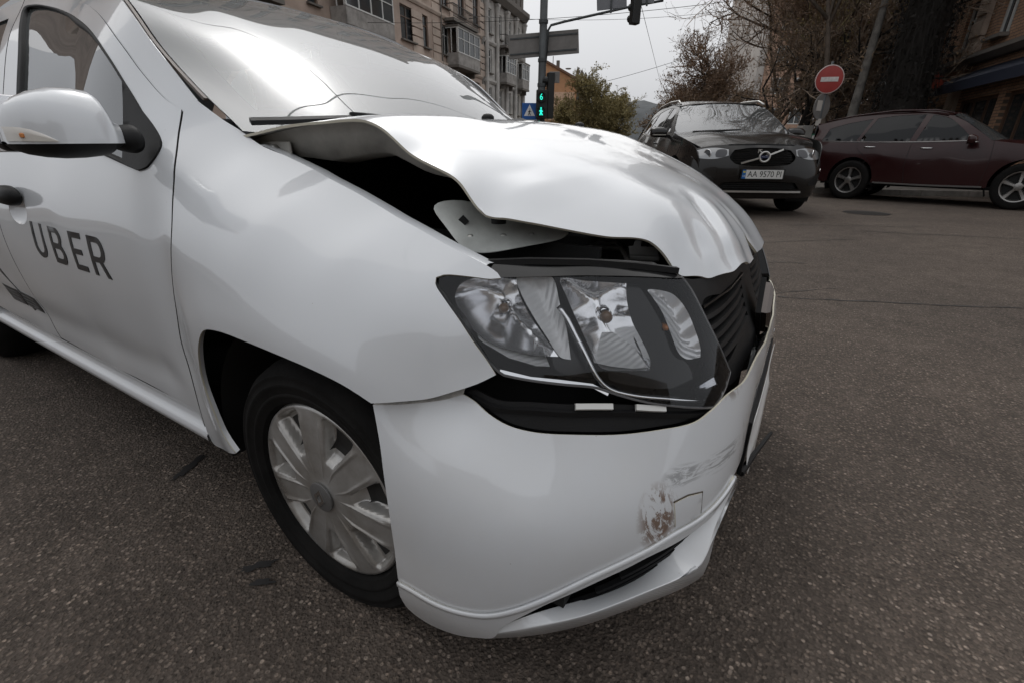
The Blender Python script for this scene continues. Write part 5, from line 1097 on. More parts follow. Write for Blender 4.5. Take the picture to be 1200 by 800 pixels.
mb = MB(); mb.loft([[(x, -.02, 3.25), (x, -.50, 2.95), (x, -.53, 2.68), (x, -.50, 2.68), (x, -.46, 2.92), (x, -.02, 3.15)] for x in (xr(16.5), xr(10.2))]); mb.obj('awning', [mat('awning_navy', (.012, .017, .035), .7)], hE)
mb = MB(); mb.tube([(xr(16.3), -.02, 3.10), (xr(16.3), -.55, 3.10)], .02, 6); mb.lathe([(0, -.05), (.20, -.05), (.21, -.04), (.21, .04), (.20, .05), (0, .05)], (xr(16.3), -.62, 3.08), 'x', 24); mb.obj('round_sign', [mat('sign_orange_red', (.38, .055, .025), .4)], hE, True, sharp=30)

# --- facade of the opposite side of the junction, behind the viewer: only its mirror image shows, in glass and paint
for nm, lab, (rr, dd), L, H, ang, seed in (('corner_block', 'middle-height ochre block across the junction, mirrored in the car door', (-40, -42), 26, 15, math.atan2(RV.y, RV.x), 5), ('corner_block', 'lowest ochre block across the junction, mirrored in the car paint', (-13, -44), 20, 10, math.atan2(RV.y, RV.x), 6), ('corner_block', 'tallest ochre block across the junction, mirrored in bumper and lamp', (8, -40), 30, 18, math.atan2(RV.y, RV.x), 7)):
    ops = []; rn = random.Random(seed)
    for b_ in range(int(L / 3.2)):
        for k in range(4): ops.append((1 + b_ * 3.2, 2.5 + b_ * 3.2, 1.2 + k * 3.5, 3.2 + k * 3.5))
    h_ = building(nm, lab, rr + L, dd, L, H, ops, stone('plaster_ochre', (.26, .225, .19), .3, .4), 10, ang=ang + math.pi)
    for w4 in ops: window(h_, *w4, .14, WFR, 1, .68, .09)

# ================================================================ poles, signs, lights, wires
STEEL = mat('pole_grey', (.075, .082, .085), .55, .3, var=.25, scale=4); SIGNB = mat('sign_back', (.20, .19, .18), .55, .2, var=.2, scale=3); SBLK = mat('signal_black', (.012, .013, .013), .5)
pole = empty('traffic_pole', st(.84, 16)); pole.rotation_euler = (0, 0, math.atan2(RV.y, RV.x)); tag(pole, 'grey steel traffic pole with overhead arm in front of the ornate house', 'pole')
mb = MB(); mb.tube([(0, 0, 0), (0, 0, 1.2), (0, 0, 7.2)], [.14, .125, .10], 20); mb.obj('shaft', [STEEL], pole, True)
for z in (2.8, 3.45, 4.42): mb = MB(); mb.lathe([(.105, z), (.135, z), (.135, z + .09), (.105, z + .09)], (0, 0, 0), 'z', 20); mb.obj('clamp', [STEEL], pole, True, sharp=30)
mb = MB(); mb.tube([(.10, 0, 3.5), (.14, 0, 4.25), (.22, 0, 4.38), (.6, 0, 4.47), (1.6, 0, 4.67), (2.65, 0, 4.88), (3.4, 0, 5.0)], .035, 10); mb.obj('arm', [STEEL], pole, True)
# things carried by the pole
def on_pole(name, label, cat, loc, rz=0.):
    e = empty(name, st(.84, 16) + RV * loc[0] - DV * loc[1] + Vector((0, 0, loc[2])), math.atan2(RV.y, RV.x) + rz); return tag(e, label, cat)
sb = on_pole('direction_sign', 'wide grey back of a road sign clamped across the traffic pole', 'sign', (.03, -.15, 3.93), R(3))
mb = MB(); mb.box((0, 0, 0), (2.1, .03, .62), rot=Matrix.Rotation(R(-5.2), 3, 'Y')); mb.obj('sign_plate', [SIGNB], sb, bevel=.008)
for z in (-.2, .2): mb = MB(); mb.box((0, -.02, z), (2.0, .03, .04), rot=Matrix.Rotation(R(-5.2), 3, 'Y')); mb.obj('rail', [STEEL], sb)
sb = on_pole('arm_sign', 'grey back of a square sign standing on the overhead arm', 'sign', (1.92, .02, 5.05)); mb = MB(); mb.box((0, 0, 0), (.85, .03, .55), rot=Matrix.Rotation(R(-6), 3, 'Y')); mb.obj('sign_plate', [mat('sign_back_blue', (.19, .195, .21), .5, .2)], sb, bevel=.01); mb = MB(); mb.box((0, -.03, -.1), (.05, .03, .55)); mb.obj('bracket', [STEEL], sb)
sb = on_pole('arm_sign', 'small grey sign back at the tip of the overhead arm', 'sign', (2.93, .02, 5.1)); mb = MB(); mb.box((0, 0, 0), (.42, .03, .36)); mb.obj('sign_plate', [MATS['sign_back_blue']], sb, bevel=.01); mb = MB(); mb.box((0, -.03, -.1), (.05, .03, .3)); mb.obj('bracket', [STEEL], sb)
sb = on_pole('traffic_light', 'dark three-lamp traffic light seen from behind, hanging from the overhead arm', 'traffic light', (2.62, .05, 4.85), R(20)); mb = MB(); mb.box((0, 0, 0), (.26, .22, .90)); mb.obj('case', [SBLK], sb, bevel=.03)
for z in (-.28, 0, .28): mb = MB(); mb.tube([(0, .11, z), (0, .26, z + .02)], [.10, .10], 12, cap=False); mb.obj('visor', [SBLK], sb)
sb = on_pole('traffic_light', 'dark traffic light seen edge-on beside the lit walk signal', 'traffic light', (.26, .0, 2.55), R(-80)); mb = MB(); mb.box((0, 0, 0), (.26, .2, 1.25)); mb.obj('case', [SBLK], sb, bevel=.02)
for z in (-.4, 0, .4): mb = MB(); mb.tube([(0, -.10, z), (0, -.26, z + .02)], [.11, .11], 12, cap=False); mb.obj('visor', [SBLK], sb)
sb = on_pole('pole_box', 'small grey board fixed beside the traffic pole above the walk signal', 'sign', (.38, .02, 3.05)); mb = MB(); mb.box((0, 0, 0), (.30, .03, .30)); mb.obj('board', [SIGNB], sb, bevel=.008); mb = MB(); mb.box((-.2, .02, .0), (.2, .03, .04)); mb.obj('bracket', [STEEL], sb)
# lit walk signal
def emit(name, col, s_):
    m, n, l, b = nodemat(name); b.inputs['Base Color'].default_value = (*[c * .3 for c in col], 1); b.inputs['Emission Color'].default_value = (*col, 1); b.inputs['Emission Strength'].default_value = s_; MATS[name] = m; return m
GREEN = emit('signal_green', (.02, .75, .55), 1.3)
sb = on_pole('walk_signal', 'pedestrian signal showing a lit green digit and walking figure', 'traffic light', (0, .25, 2.30)); mb = MB(); mb.box((0, 0, 0), (.34, .16, .78)); mb.obj('case', [SBLK], sb, bevel=.02)
for z in (.19, -.19): mb = MB(); mb.lathe([(.135, -.085), (.135, -.16), (.125, -.16), (.125, -.085)], (-.02, 0, z), 'y', 20); mb.obj('hood', [SBLK], sb, True, sharp=30)
text_mesh('lit_digit', '6', .24, Matrix.Translation((-.02, -.09, .19)) @ Matrix.Rotation(R(90), 4, 'X'), [GREEN], sb, .004, .8)
mb = MB()
for a, b_, r_ in (((0, -.09, .045), (0, -.09, -.03), .024), ((0, -.09, -.03), (.045, -.09, -.11), .017), ((0, -.09, -.03), (-.035, -.09, -.11), .017), ((0, -.09, .035), (.05, -.09, -.015), .013), ((0, -.09, .035), (-.05, -.09, -.005), .013), ((0, -.09, .065), (0, -.09, .10), .022)): mb.tube([Vector(a) + Vector((-.02, 0, -.19)), Vector(b_) + Vector((-.02, 0, -.19))], r_, 6)
mb.obj('lit_figure', [GREEN], sb)
# crossing sign
sb = on_pole('crossing_sign', 'blue pedestrian crossing sign with white triangle and walking figure', 'sign', (-.36, .1, 2.12)); mb = MB(); mb.box((0, 0, 0), (.46, .02, .46)); mb.obj('sign_plate', [mat('sign_blue', (.012, .10, .36), .4)], sb, bevel=.01)
mesh('triangle', [(-.17, -.0135, -.13), (.17, -.0135, -.13), (0, -.0135, .19)], [(0, 1, 2)], mat('sign_white', (.75, .75, .75), .4), sb)
mb = MB()
for a, b_, r_ in (((.005, 0, .03), (-.01, 0, -.04), .016), ((-.01, 0, -.04), (.03, 0, -.11), .011), ((-.01, 0, -.04), (-.04, 0, -.11), .011), ((.005, 0, .02), (.05, 0, -.02), .009), ((0, 0, .02), (-.04, 0, -.02), .009), ((.01, 0, .05), (.012, 0, .07), .014)): mb.tube([Vector(a) + Vector((0, -.015, 0)), Vector(b_) + Vector((0, -.015, 0))], r_, 5)
mb.obj('walking_figure', [SBLK], sb); mb = MB(); mb.box((.2, .03, 0), (.36, .03, .04)); mb.obj('bracket', [STEEL], sb)

# no-entry sign on its post at the kerb corner
np_ = st(8.0, 13.5, .13); RZ = math.atan2(RV.y, RV.x)
pst = empty('sign_post', np_, RZ + R(-14)); tag(pst, 'thin steel post with paper notices at the kerb corner', 'post')
mb = MB(); mb.tube([(0, 0, 0), (.0, 0, 3.0)], .032, 10); mb.obj('shaft', [STEEL], pst, True)
for x, z, w_, h_, c in ((-.02, 1.20, .14, .20, (.6, .58, .55)), (.03, .62, .15, .24, (.55, .55, .52)), (-.03, 1.62, .12, .16, (.45, .42, .38)), (.06, .95, .12, .12, (.5, .5, .5))): mb = MB(); mb.box((x, -.037, z), (w_, .006, h_)); mb.obj('notice', [mat('paper_%d' % int(z * 100), c, .8)], pst)
sg_ = empty('no_entry_sign', np_ + Vector((0, 0, 2.60)), RZ + R(-14)); tag(sg_, 'red round no-entry sign with a worn white bar on the thin post', 'sign')
mb = MB(); mb.lathe([(0, -.055), (.305, -.055), (.325, -.050), (.325, -.035), (0, -.035)], (0, 0, 0), 'y', 40); mb.obj('disc', [mat('sign_red', (.33, .035, .03), .45, var=.15, scale=4)], sg_, True, sharp=30)
mb = MB(); mb.lathe([(.305, -.058), (.325, -.058), (.327, -.05), (.303, -.05)], (0, 0, 0), 'y', 40); mb.obj('rim', [mat('sign_rim', (.5, .4, .38), .5)], sg_, True)
mb = MB(); mb.box((0, -.060, 0), (.40, .006, .105)); mb.obj('bar', [mat('bar_white', (.62, .58, .56), .5, var=.25, scale=14)], sg_)
sg_ = empty('round_sign', np_ + Vector((-.05, 0, 1.98)), RZ + R(25)); tag(sg_, 'grey back of a round sign with a pale plate below the no-entry sign', 'sign')
mb = MB(); mb.lathe([(0, -.05), (.31, -.05), (.32, -.04), (.31, -.03), (0, -.03)], (0, 0, 0), 'y', 32); mb.obj('disc', [SIGNB], sg_, True, sharp=30); mb = MB(); mb.box((-.12, -.057, .02), (.19, .006, .24)); mb.obj('plate', [mat('plate_pale', (.5, .47, .43), .6)], sg_)
for i, (r_, d_, h_, w_, c, lab) in enumerate(((7.9, 14.1, 1.3, .34, (.03, .16, .09), 'small green utility cabinet behind the sign post'), (7.55, 13.9, 1.5, .28, (.30, .29, .27), 'pale grey utility cabinet beside the sign post'))):
    e = empty('utility_cabinet', st(r_ + .35, d_, .13), RZ); tag(e, lab, 'cabinet'); m_ = mat('cabinet_%d' % i, c, .6, var=.3, scale=6)
    mb = MB(); mb.box((0, 0, h_ / 2 + .05), (w_, .3, h_)); mb.obj('case', [m_], e, bevel=.01); mb = MB(); mb.box((0, -.156, h_ / 2 + .08), (w_ - .06, .012, h_ - .14)); mb.obj('cabinet_door', [m_], e); mb = MB(); mb.box((0, 0, .02), (w_ + .06, .36, .06)); mb.obj('plinth', [KERB], e)
    for z in (.8, 1.15): mb = MB(); mb.box((.02, -.166, z), (.14, .006, .2)); mb.obj('notice', [mat('paper_w', (.6, .58, .55), .8)], e)
# overhead cables
CAB = mat('cable', (.02, .02, .02), .7)
def cable(a, b, sag, rad, lab):
    a, b = st(*a), st(*b); pts = [a.lerp(b, t) - Vector((0, 0, sag * 4 * t * (1 - t))) for t in np.linspace(0, 1, 25)]; mb = MB(); mb.tube(pts, rad, 5); o_ = mb.obj('overhead_cable', [CAB], None, True); tag(o_, lab, 'cable')
cable((-8, 30, 7.4), (16, 26, 8.3), .5, .012, 'thin dark overhead cable sagging across the sky above the far crossing')
cable((2.5, 22, 3.4), (16, 22, 8.2), .5, .008, 'faint slanting overhead cable between traffic pole and bare trees')
cable((-2, 24, 6.4), (17, 30, 9.0), .6, .008, 'faint upper overhead cable running behind the arm sign')
cable((-16, 6.4, 7.1), (14, 5.3, 7.1), .1, .014, 'dark trolley cable overhead, mirrored as a line in the windscreen')
cable((-8.4, -18, 7.1), (20.3, 70, 7.2), .0, .012, 'second trolley cable overhead, mirrored in the windscreen')

# ================================================================ trees: bare spring crowns of fine twigs with a few buds
def bark(name, col): return mat(name, col, .9, var=.45, scale=5, bump=.7, bscale=14)
BARK = bark('bark_brown', (.12, .095, .075)); BARKG = bark('bark_grey', (.17, .16, .145)); BARKD = bark('bark_dark', (.022, .018, .015))
TWIG = mat('twig_brown', (.36, .265, .20), .9, var=.4, scale=.8); TWIGY = mat('twig_olive', (.27, .23, .11), .9, var=.4, scale=.8); TWIGD = mat('twig_dark', (.24, .185, .14), .9, var=.4, scale=1.)
LEAFY = mat('bud_olive', (.30, .245, .10), .8, var=.5, scale=1.5); LEAFB = mat('bud_brown', (.24, .16, .09), .8, var=.5, scale=1.5); LEAFD = mat('ivy_dark', (.020, .022, .012), .7, var=.5, scale=2)
def tree(label, base, height, spread, seed, barkm, twigm, leafm, trunk_r=.16, lean=(0, 0), levels=5, kids=(7, 7, 6, 5, 4), leaf=1.0, low=.25, leaf_size=.05, group='bare trees along the right pavement', cat='tree', name='bare_tree', tw=1.):
    rn = random.Random(seed); e = empty(name, base); tag(e, label, cat, group)
    wood, tw_s, tw_e, tw_r, lf = MB(), [], [], [], []
    def grow(p, d, L, rad, lv):
        n = 4 if lv < 2 else 3; pts = [p]; q = p.copy(); dd = d.copy()
        for i in range(n):
            dd = (dd + Vector((rn.gauss(0, 1), rn.gauss(0, 1), rn.gauss(0, 1))) * (.10 if lv == 0 else .20) + Vector((0, 0, .10 if lv else .0))).normalized(); q = q + dd * (L / n); pts.append(q)
        if lv <= 2: wood.tube(pts, [rad * (1 - .62 * i / n) for i in range(n + 1)], 9 if lv == 0 else (6 if lv == 1 else 4))
        else:
            for a, b in zip(pts[:-1], pts[1:]): tw_s.append(a); tw_e.append(b); tw_r.append(rad)
        if lv >= levels - 1:
            k = leaf * (1 if lv == levels - 1 else 2)
            for _ in range(int(k) + (rn.random() < k % 1)): lf.append(pts[rn.randrange(1, n + 1)] + Vector((rn.gauss(0, 1), rn.gauss(0, 1), rn.gauss(0, 1))) * .03)
        if lv >= levels: return
        nk = kids[min(lv, len(kids) - 1)]
        for i in range(nk):
            t = rn.uniform(low if lv == 0 else .2, 1.0); s_ = t * n; j = min(int(s_), n - 1); b = pts[j].lerp(pts[j + 1], s_ - j)
            ax = dd.orthogonal().normalized(); ax = Matrix.Rotation(rn.uniform(0, 2 * math.pi), 3, dd) @ ax
            out = (dd * rn.uniform(.35, .9) + ax * rn.uniform(.6, 1.1) * spread).normalized()
            grow(b, out, L * rn.uniform(.42, .68), rad * (.5 if lv == 0 else .48), lv + 1)
    grow(Vector((0, 0, -.1)), Vector((lean[0], lean[1], 1)).normalized(), height * .58, trunk_r, 0)
    wood.obj('trunk', [barkm], e, True)
    S, E_ = np.array([tuple(p) for p in tw_s]), np.array([tuple(p) for p in tw_e]); rr = np.maximum(np.array(tw_r) * .9, .0035)[:, None] * tw; T = E_ - S; T /= np.linalg.norm(T, axis=1, keepdims=True) + 1e-9
    r3 = np.random.RandomState(seed); U = np.cross(T, r3.normal(size=T.shape)); U /= np.linalg.norm(U, axis=1, keepdims=True) + 1e-9; W_ = np.cross(T, U)
    n = len(S); V = np.empty((n, 6, 3))
    for k, a in enumerate((0, 2.094, 4.189)):
        o_ = U * math.cos(a) + W_ * math.sin(a); V[:, k] = S + o_ * rr; V[:, 3 + k] = E_ + o_ * rr * .6
    B = (np.arange(n) * 6)[:, None]; F = np.concatenate([B + np.array(q)[None] for q in ((0, 1, 4, 3), (1, 2, 5, 4), (2, 0, 3, 5))])
    verts = V.reshape(-1, 3); faces = [tuple(f) for f in F.tolist()]; mi = [0] * len(faces)
    if lf:
        Lf = np.array([tuple(p) for p in lf]); m = len(Lf); a = r3.normal(size=(m, 3)); a /= np.linalg.norm(a, axis=1, keepdims=True); b = np.cross(a, r3.normal(size=(m, 3))); b /= np.linalg.norm(b, axis=1, keepdims=True); s_ = (leaf_size * r3.uniform(.5, 1.3, m))[:, None]
        LV = np.stack([Lf - a * s_, Lf + b * s_ * .5, Lf + a * s_, Lf - b * s_ * .5], 1).reshape(-1, 3); k = len(verts); verts = np.concatenate([verts, LV]); LF = (np.arange(m) * 4)[:, None] + np.arange(4)[None] + k; faces += [tuple(f) for f in LF.tolist()]; mi += [1] * m
    mesh('crown', verts, faces, [twigm, leafm], e, False, mi)
    return e
G = 'bare trees along the right pavement'
tree('rounded olive-green tree in first leaf at the end of the street', st(8.1, 45), 7.4, 1.0, 11, BARK, TWIGY, LEAFY, .16, kids=(14, 9, 6, 5, 3), leaf=.8, low=.12, leaf_size=.085, group=None, name='budding_tree', tw=2.2)
tree('second olive-green tree in first leaf behind the rounded one', st(6.2, 55), 7.0, 1.0, 12, BARK, TWIGY, LEAFY, .15, kids=(10, 8, 6, 5, 3), leaf=.8, low=.12, leaf_size=.09, group=None, name='budding_tree', tw=2.4)
tree('reddish-brown bare tree with rounded crown behind the black car', st(10.2, 28), 7.2, .9, 21, BARK, TWIG, LEAFB, .16, kids=(10, 9, 7, 5, 3), leaf=.8, low=.18, leaf_size=.05, group=G, tw=1.5)
tree('tall thin bare tree rising before the pink tower', st(12.6, 25), 14.0, .65, 22, BARK, TWIG, LEAFB, .15, kids=(12, 8, 6, 4, 3), leaf=.7, low=.2, leaf_size=.05, group=G, tw=1.4)
tree('brown tangled bare tree between tower and sign post', st(13.2, 22), 9.6, 1.05, 23, BARK, TWIG, LEAFB, .17, kids=(11, 9, 7, 5, 3), leaf=.9, low=.12, leaf_size=.045, group=G, tw=1.3)
tree('dense dark bare tree just behind the no-entry sign', st(10.6, 19.0), 8.2, .9, 24, BARKD, TWIGD, LEAFB, .17, kids=(9, 8, 6, 4, 3), leaf=.8, low=.1, leaf_size=.04, group=G, tw=1.2)
tree('yellowish budding tree above the no-entry sign', st(12.2, 20.5), 12.0, .8, 25, BARK, TWIGY, LEAFY, .16, kids=(9, 8, 6, 4, 3), leaf=.9, low=.3, leaf_size=.045, group=G, tw=1.2)
tree('leaning grey-trunked bare tree behind the roof of the dark red car', st(10.9, 16.4), 12.5, .4, 26, BARKG, TWIG, LEAFB, .17, (-.10, -.06), kids=(9, 7, 6, 5, 3), leaf=.5, low=.72, leaf_size=.04, group=G)
tree('slim dark-trunked bare tree beside the leaning grey one', st(10.4, 16.8), 11.5, .4, 27, BARK, TWIGD, LEAFB, .11, (-.05, -.03), kids=(8, 7, 6, 5, 3), leaf=.5, low=.7, leaf_size=.04, group=G)
for i, (r_, d_, h_, s_, lab) in enumerate(((9.6, 21.5, 2.6, 41, 'low brown thicket right behind the black car'), (15.3, 23.5, 4.6, 45, 'wide brown thicket below the tower'), (7.4, 24, 2.6, 46, 'scrubby thicket behind the roof rail of the black car'))):
    tree(lab, st(r_, d_, .1), h_ * 1.25, 1.3, s_, BARKD, TWIG if i % 2 else TWIGD, LEAFB, .06, levels=4, kids=(16, 10, 8, 5), leaf=1.6, low=.0, leaf_size=.045, group='thickets along the right pavement', cat='bush', name='bare_thicket', tw=1.6)
# old trunk smothered in dead ivy
e = empty('ivy_trunk', st(11.45, 15.4, .1)); tag(e, 'massive dark trunk smothered in hanging ivy beside the brick house', 'tree')
mb = MB(); mb.tube([(0, 0, 0), (.02, .02, 2), (.0, 0, 5), (.02, .05, 9)], [.6, .55, .5, .45], 14); mb.obj('trunk', [BARKD], e, True)
rs_ = np.random.RandomState(5); V, F = [], []
for i in range(2600):
    a = rs_.uniform(0, 2 * math.pi); z0 = rs_.uniform(.4, 8.8); rad = rs_.uniform(.40, .85); L = rs_.uniform(.4, 1.6); p = np.array([rad * math.cos(a), rad * math.sin(a), z0]); d = np.array([rs_.normal(0, .16), rs_.normal(0, .16), -1]); w_ = .006 * rs_.uniform(.5, 1.4); t = np.array([-math.sin(a), math.cos(a), 0]) * w_; m_ = p + d * L * .5 + rs_.normal(0, .05, 3); q = p + d * L; k = len(V)
    V += [p - t, p + t, m_ + t, m_ - t, q]; F += [(k, k + 1, k + 2, k + 3), (k + 3, k + 2, k + 4)]
for i in range(5200):
    a = rs_.uniform(0, 2 * math.pi); z0 = rs_.uniform(.3, 9); rad = rs_.uniform(.40, .82); p = np.array([rad * math.cos(a), rad * math.sin(a), z0]); u = rs_.normal(size=3); u /= np.linalg.norm(u); v = np.cross(u, rs_.normal(size=3)); v /= np.linalg.norm(v); s_ = rs_.uniform(.03, .07); k = len(V); V += [p - u * s_, p + v * s_ * .7, p + u * s_, p - v * s_ * .7]; F.append((k, k + 1, k + 2, k + 3))
mesh('crown', V, F, [mat('dead_ivy', (.010, .008, .006), .85, var=.5, scale=2)], e)

# ================================================================ the two dark cars across the junction
def darkpaint(name, col, metal=.3):
    m = mat(name, col, .25, 0., .38, spec=.25); return m
TINT = glassmat('tinted_glass', (.045, .05, .05), ior=1.42, rough=.01); SUVWS = glassmat('suv_windscreen', (.30, .33, .33), ior=2.2, rough=.01, veil=(.6, .62, .62), vw=.10)
TYRE2 = mat('suv_tyre', (.010, .0095, .009), .85, var=.3, scale=8, spec=.15); ALLOY = mat('alloy_rim', (.30, .29, .28), .32, .85); LAMPC = mat('lamp_clear', (.30, .305, .31), .10, .5); SILV = mat('satin_silver', (.50, .49, .47), .3, .8)
def arch_pts(cx, cz, r, a0, a1, n=14): return [[cx + r * math.cos(R(a)), cz + r * math.sin(R(a))] for a in np.linspace(a0, a1, n)]
def arc_wheel(parent, x, s, y, r, rim, spokes, wid=.235):
    wh = empty('wheel', (x, s * y, r), parent=parent)
    mb = MB(); mb.lathe([(rim, .085), (rim + .012, .105), (r - .05, wid / 2), (r - .015, wid / 2 - .015), (r, wid / 2 - .05), (r, -wid / 2 + .05), (r - .02, -wid / 2 + .01), (rim, -wid / 2)], (0, 0, 0), 'y', 48, sgn=s); mb.obj('tyre', [TYRE2], wh, True, sharp=45)
    mb = MB(); mb.lathe([(rim, .10), (rim - .018, .095), (rim - .03, .03), (rim - .04, -.02)], (0, 0, 0), 'y', 48, sgn=s)
    mb.lathe([(.07, .07), (.065, .088), (.04, .095), (0, .095)], (0, 0, 0), 'y', 20, sgn=s)
    for k in range(spokes):
        t = 2 * math.pi * k / spokes + .3; M = Matrix.Rotation(-t, 3, 'Y')
        sec = lambda x0, w_, y0, y1: [M @ Vector((x0, s * y0, -w_)), M @ Vector((x0, s * y1, -w_ * .55)), M @ Vector((x0, s * y1, w_ * .55)), M @ Vector((x0, s * y0, w_))]
        mb.loft([sec(.05, .030, .05, .09), sec(.11, .034, .045, .082), sec(rim - .03, .046, .055, .085), sec(rim - .012, .050, .06, .088)])
    mb.obj('rim', [ALLOY], wh, True, sharp=35)
    mb = MB(); mb.lathe([(rim - .02, .0), (0, .0)], (0, 0, 0), 'y', 28, sgn=s); mb.obj('brake_disc', [mat('brake_dark', (.02, .02, .02), .6, .5)], wh)
    return wh
def suv(name, label, loc, rz, paint, S):
    c = empty(name, loc, rz); tag(c, label, 'car')
    wt = TPS(S['side'], 1e-5); fn = lambda s, off=0.: (lambda u, v: np.stack([u, s * (wt(u, v) + off), v], 1))
    for s in (-1, 1):
        ref = (0, s, 0)
        body = panel('body_side', S['outline'], fn(s), [paint, DARK], c, .05, holes=S['windows'], thick=.01, ref=ref)
        for w_ in S['windows']: panel('window', w_, fn(s, -.006), TINT, c, .08, thick=.004, ref=ref)
        for d in S['seams']:
            q = crom(d, .06, False); strip('door_gap', [(x, s * (float(wt(x, z)[0]) + .0005), z) for x, z in q], .007, .001, DARK, c, ref)
        for x, z in S['handles']:
            w_ = float(wt(x, z)[0]); mb = MB(); mb.loft([[(x + t, s * (w_ + .006 + .028 * math.sin(math.pi * k) ** .5), z - .011), (x + t, s * (w_ + .012 + .034 * math.sin(math.pi * k) ** .5), z + .0), (x + t, s * (w_ + .006 + .026 * math.sin(math.pi * k) ** .5), z + .013)] for k, t in zip(np.linspace(.02, .98, 7), np.linspace(-.10, .10, 7))]); mb.obj('door_handle', [S['handle_mat']], c, True)
        if 'trim' in S:
            for pts, w_, h_, m_, nm in S['trim']:
                q = crom(pts, .08, False); strip(nm, [(x, s * (float(wt(x, z)[0]) + .0015), z) for x, z in q], w_, h_, m_, c, ref)
        rr = S['rail']; mb = MB(); mb.tube([(x, s * y, z) for x, y, z in rr], S.get('rail_r', .018), 8); mb.obj('roof_rail', [S['rail_mat']], c, True)
        for ax_ in (0, -S['wb']):
            mb = MB(); mb.loft([[(ax_ + (S['r'] + .085) * math.cos(t), s * y, S['r'] + (S['r'] + .085) * math.sin(t)) for t in np.linspace(R(-25), R(205), 20)] for y in (S['W'] - .05, S['W'] - .36)], False, False); mb.obj('arch_liner', [DARK], c)
            arc_wheel(c, ax_, s, S['W'] - .12, S['r'], S['rim'], S['spokes'])
        # mirror
        mx_, my_, mz_ = S['mirror']; mr = empty('door_mirror', parent=c)
        mb = MB(); mb.loft([[(mx_ + xx * k, s * (my_ + yy), mz_ + zz * k) for xx, zz in ((-.07, -.07), (.05, -.075), (.085, -.02), (.07, .05), (.0, .085), (-.07, .08))] for yy, k in ((0, .75), (.05, .95), (.16, 1.), (.22, .85), (.245, .5))]); o_ = mb.obj('housing', [S['mirror_mat']], mr, True, sharp=60)
        mb = MB(); mb.box((mx_ + .0, s * (my_ - .05), mz_ - .055), (.06, .14, .04)); mb.obj('arm', [BLACK], mr)
        mb = MB(); mb.box((mx_ + .075, s * (my_ + .12), mz_ - .035), (.03, .20, .014)); mb.obj('mirror_strip', [SILV], mr)
    # tops
    ht = TPS(S['hood'], 1e-5); panel('hood', S['hood_ol'], lambda u, v: np.stack([u, v, ht(u, v)], 1), [paint, DARK], c, .06, thick=.01, ref=(0, 0, 1))
    rt_ = TPS(S['roof'], 1e-5); panel('roof', S['roof_ol'], lambda u, v: np.stack([u, v, rt_(u, v)], 1), [paint, DARK], c, .09, thick=.01, ref=(0, 0, 1))
    wst = TPS(S['ws'], 1e-5); panel('windscreen', S['ws_ol'], lambda u, v: np.stack([wst(u, v), u, v], 1), SUVWS, c, .08, thick=0, ref=(1, 0, 1))
    # front end
    ft = TPS([(math.atan2(y, x - .2) * .7 * q, z, math.hypot(x - .2, y)) for z, row in S['front'] for x, y in row for q in ((1, -1) if y else (1,))], 1e-5)
    ff = lambda off=0.: (lambda a, z: np.stack([.2 + (ft(np.asarray(a) * .7, z) + off) * np.cos(a), (ft(np.asarray(a) * .7, z) + off) * np.sin(a), z * np.ones_like(a)], 1))
    fref = lambda P: np.stack([P[:, 0], P[:, 1], P[:, 2] * 0], 1); P1 = lambda a, z, off=0.: Vector(ff(off)(np.array([float(a)]), np.array([float(z)]))[0])
    c['_'] = 0; del c['_']
    # cabin, floor, tail
    mb = MB(); mb.box((S['mid'], 0, .33), (S['wb'] + 1.1, S['W'] * 1.75, .06)); mb.obj('floor_pan', [DARK], c)
    mb = MB(); mb.box((S['cab'], 0, 1.0), (.5, S['W'] * 1.5, .16)); mb.obj('dashboard', [MATS['interior_grey']], c, bevel=.05)
    for y in (-.38, .38):
        mb = MB(); mb.box((S['cab'] - .85, y, .95), (.16, .48, .72), rot=Matrix.Rotation(R(-14), 3, 'Y')); mb.box((S['cab'] - .98, y, 1.38), (.10, .27, .2), rot=Matrix.Rotation(R(-10), 3, 'Y')); mb.box((S['cab'] - .6, y, .62), (.5, .48, .16)); mb.obj('seat', [SEAT], c, bevel=.04)
    rb = S['rear']; mb = MB(); mb.loft([[(x, y * k, z) for x, k, z in rb] for y in np.linspace(-1, 1, 9)], False, False, 0); o_ = mb.obj('tailgate', [paint], c, True)
    return c, ff, fref, P1, wt

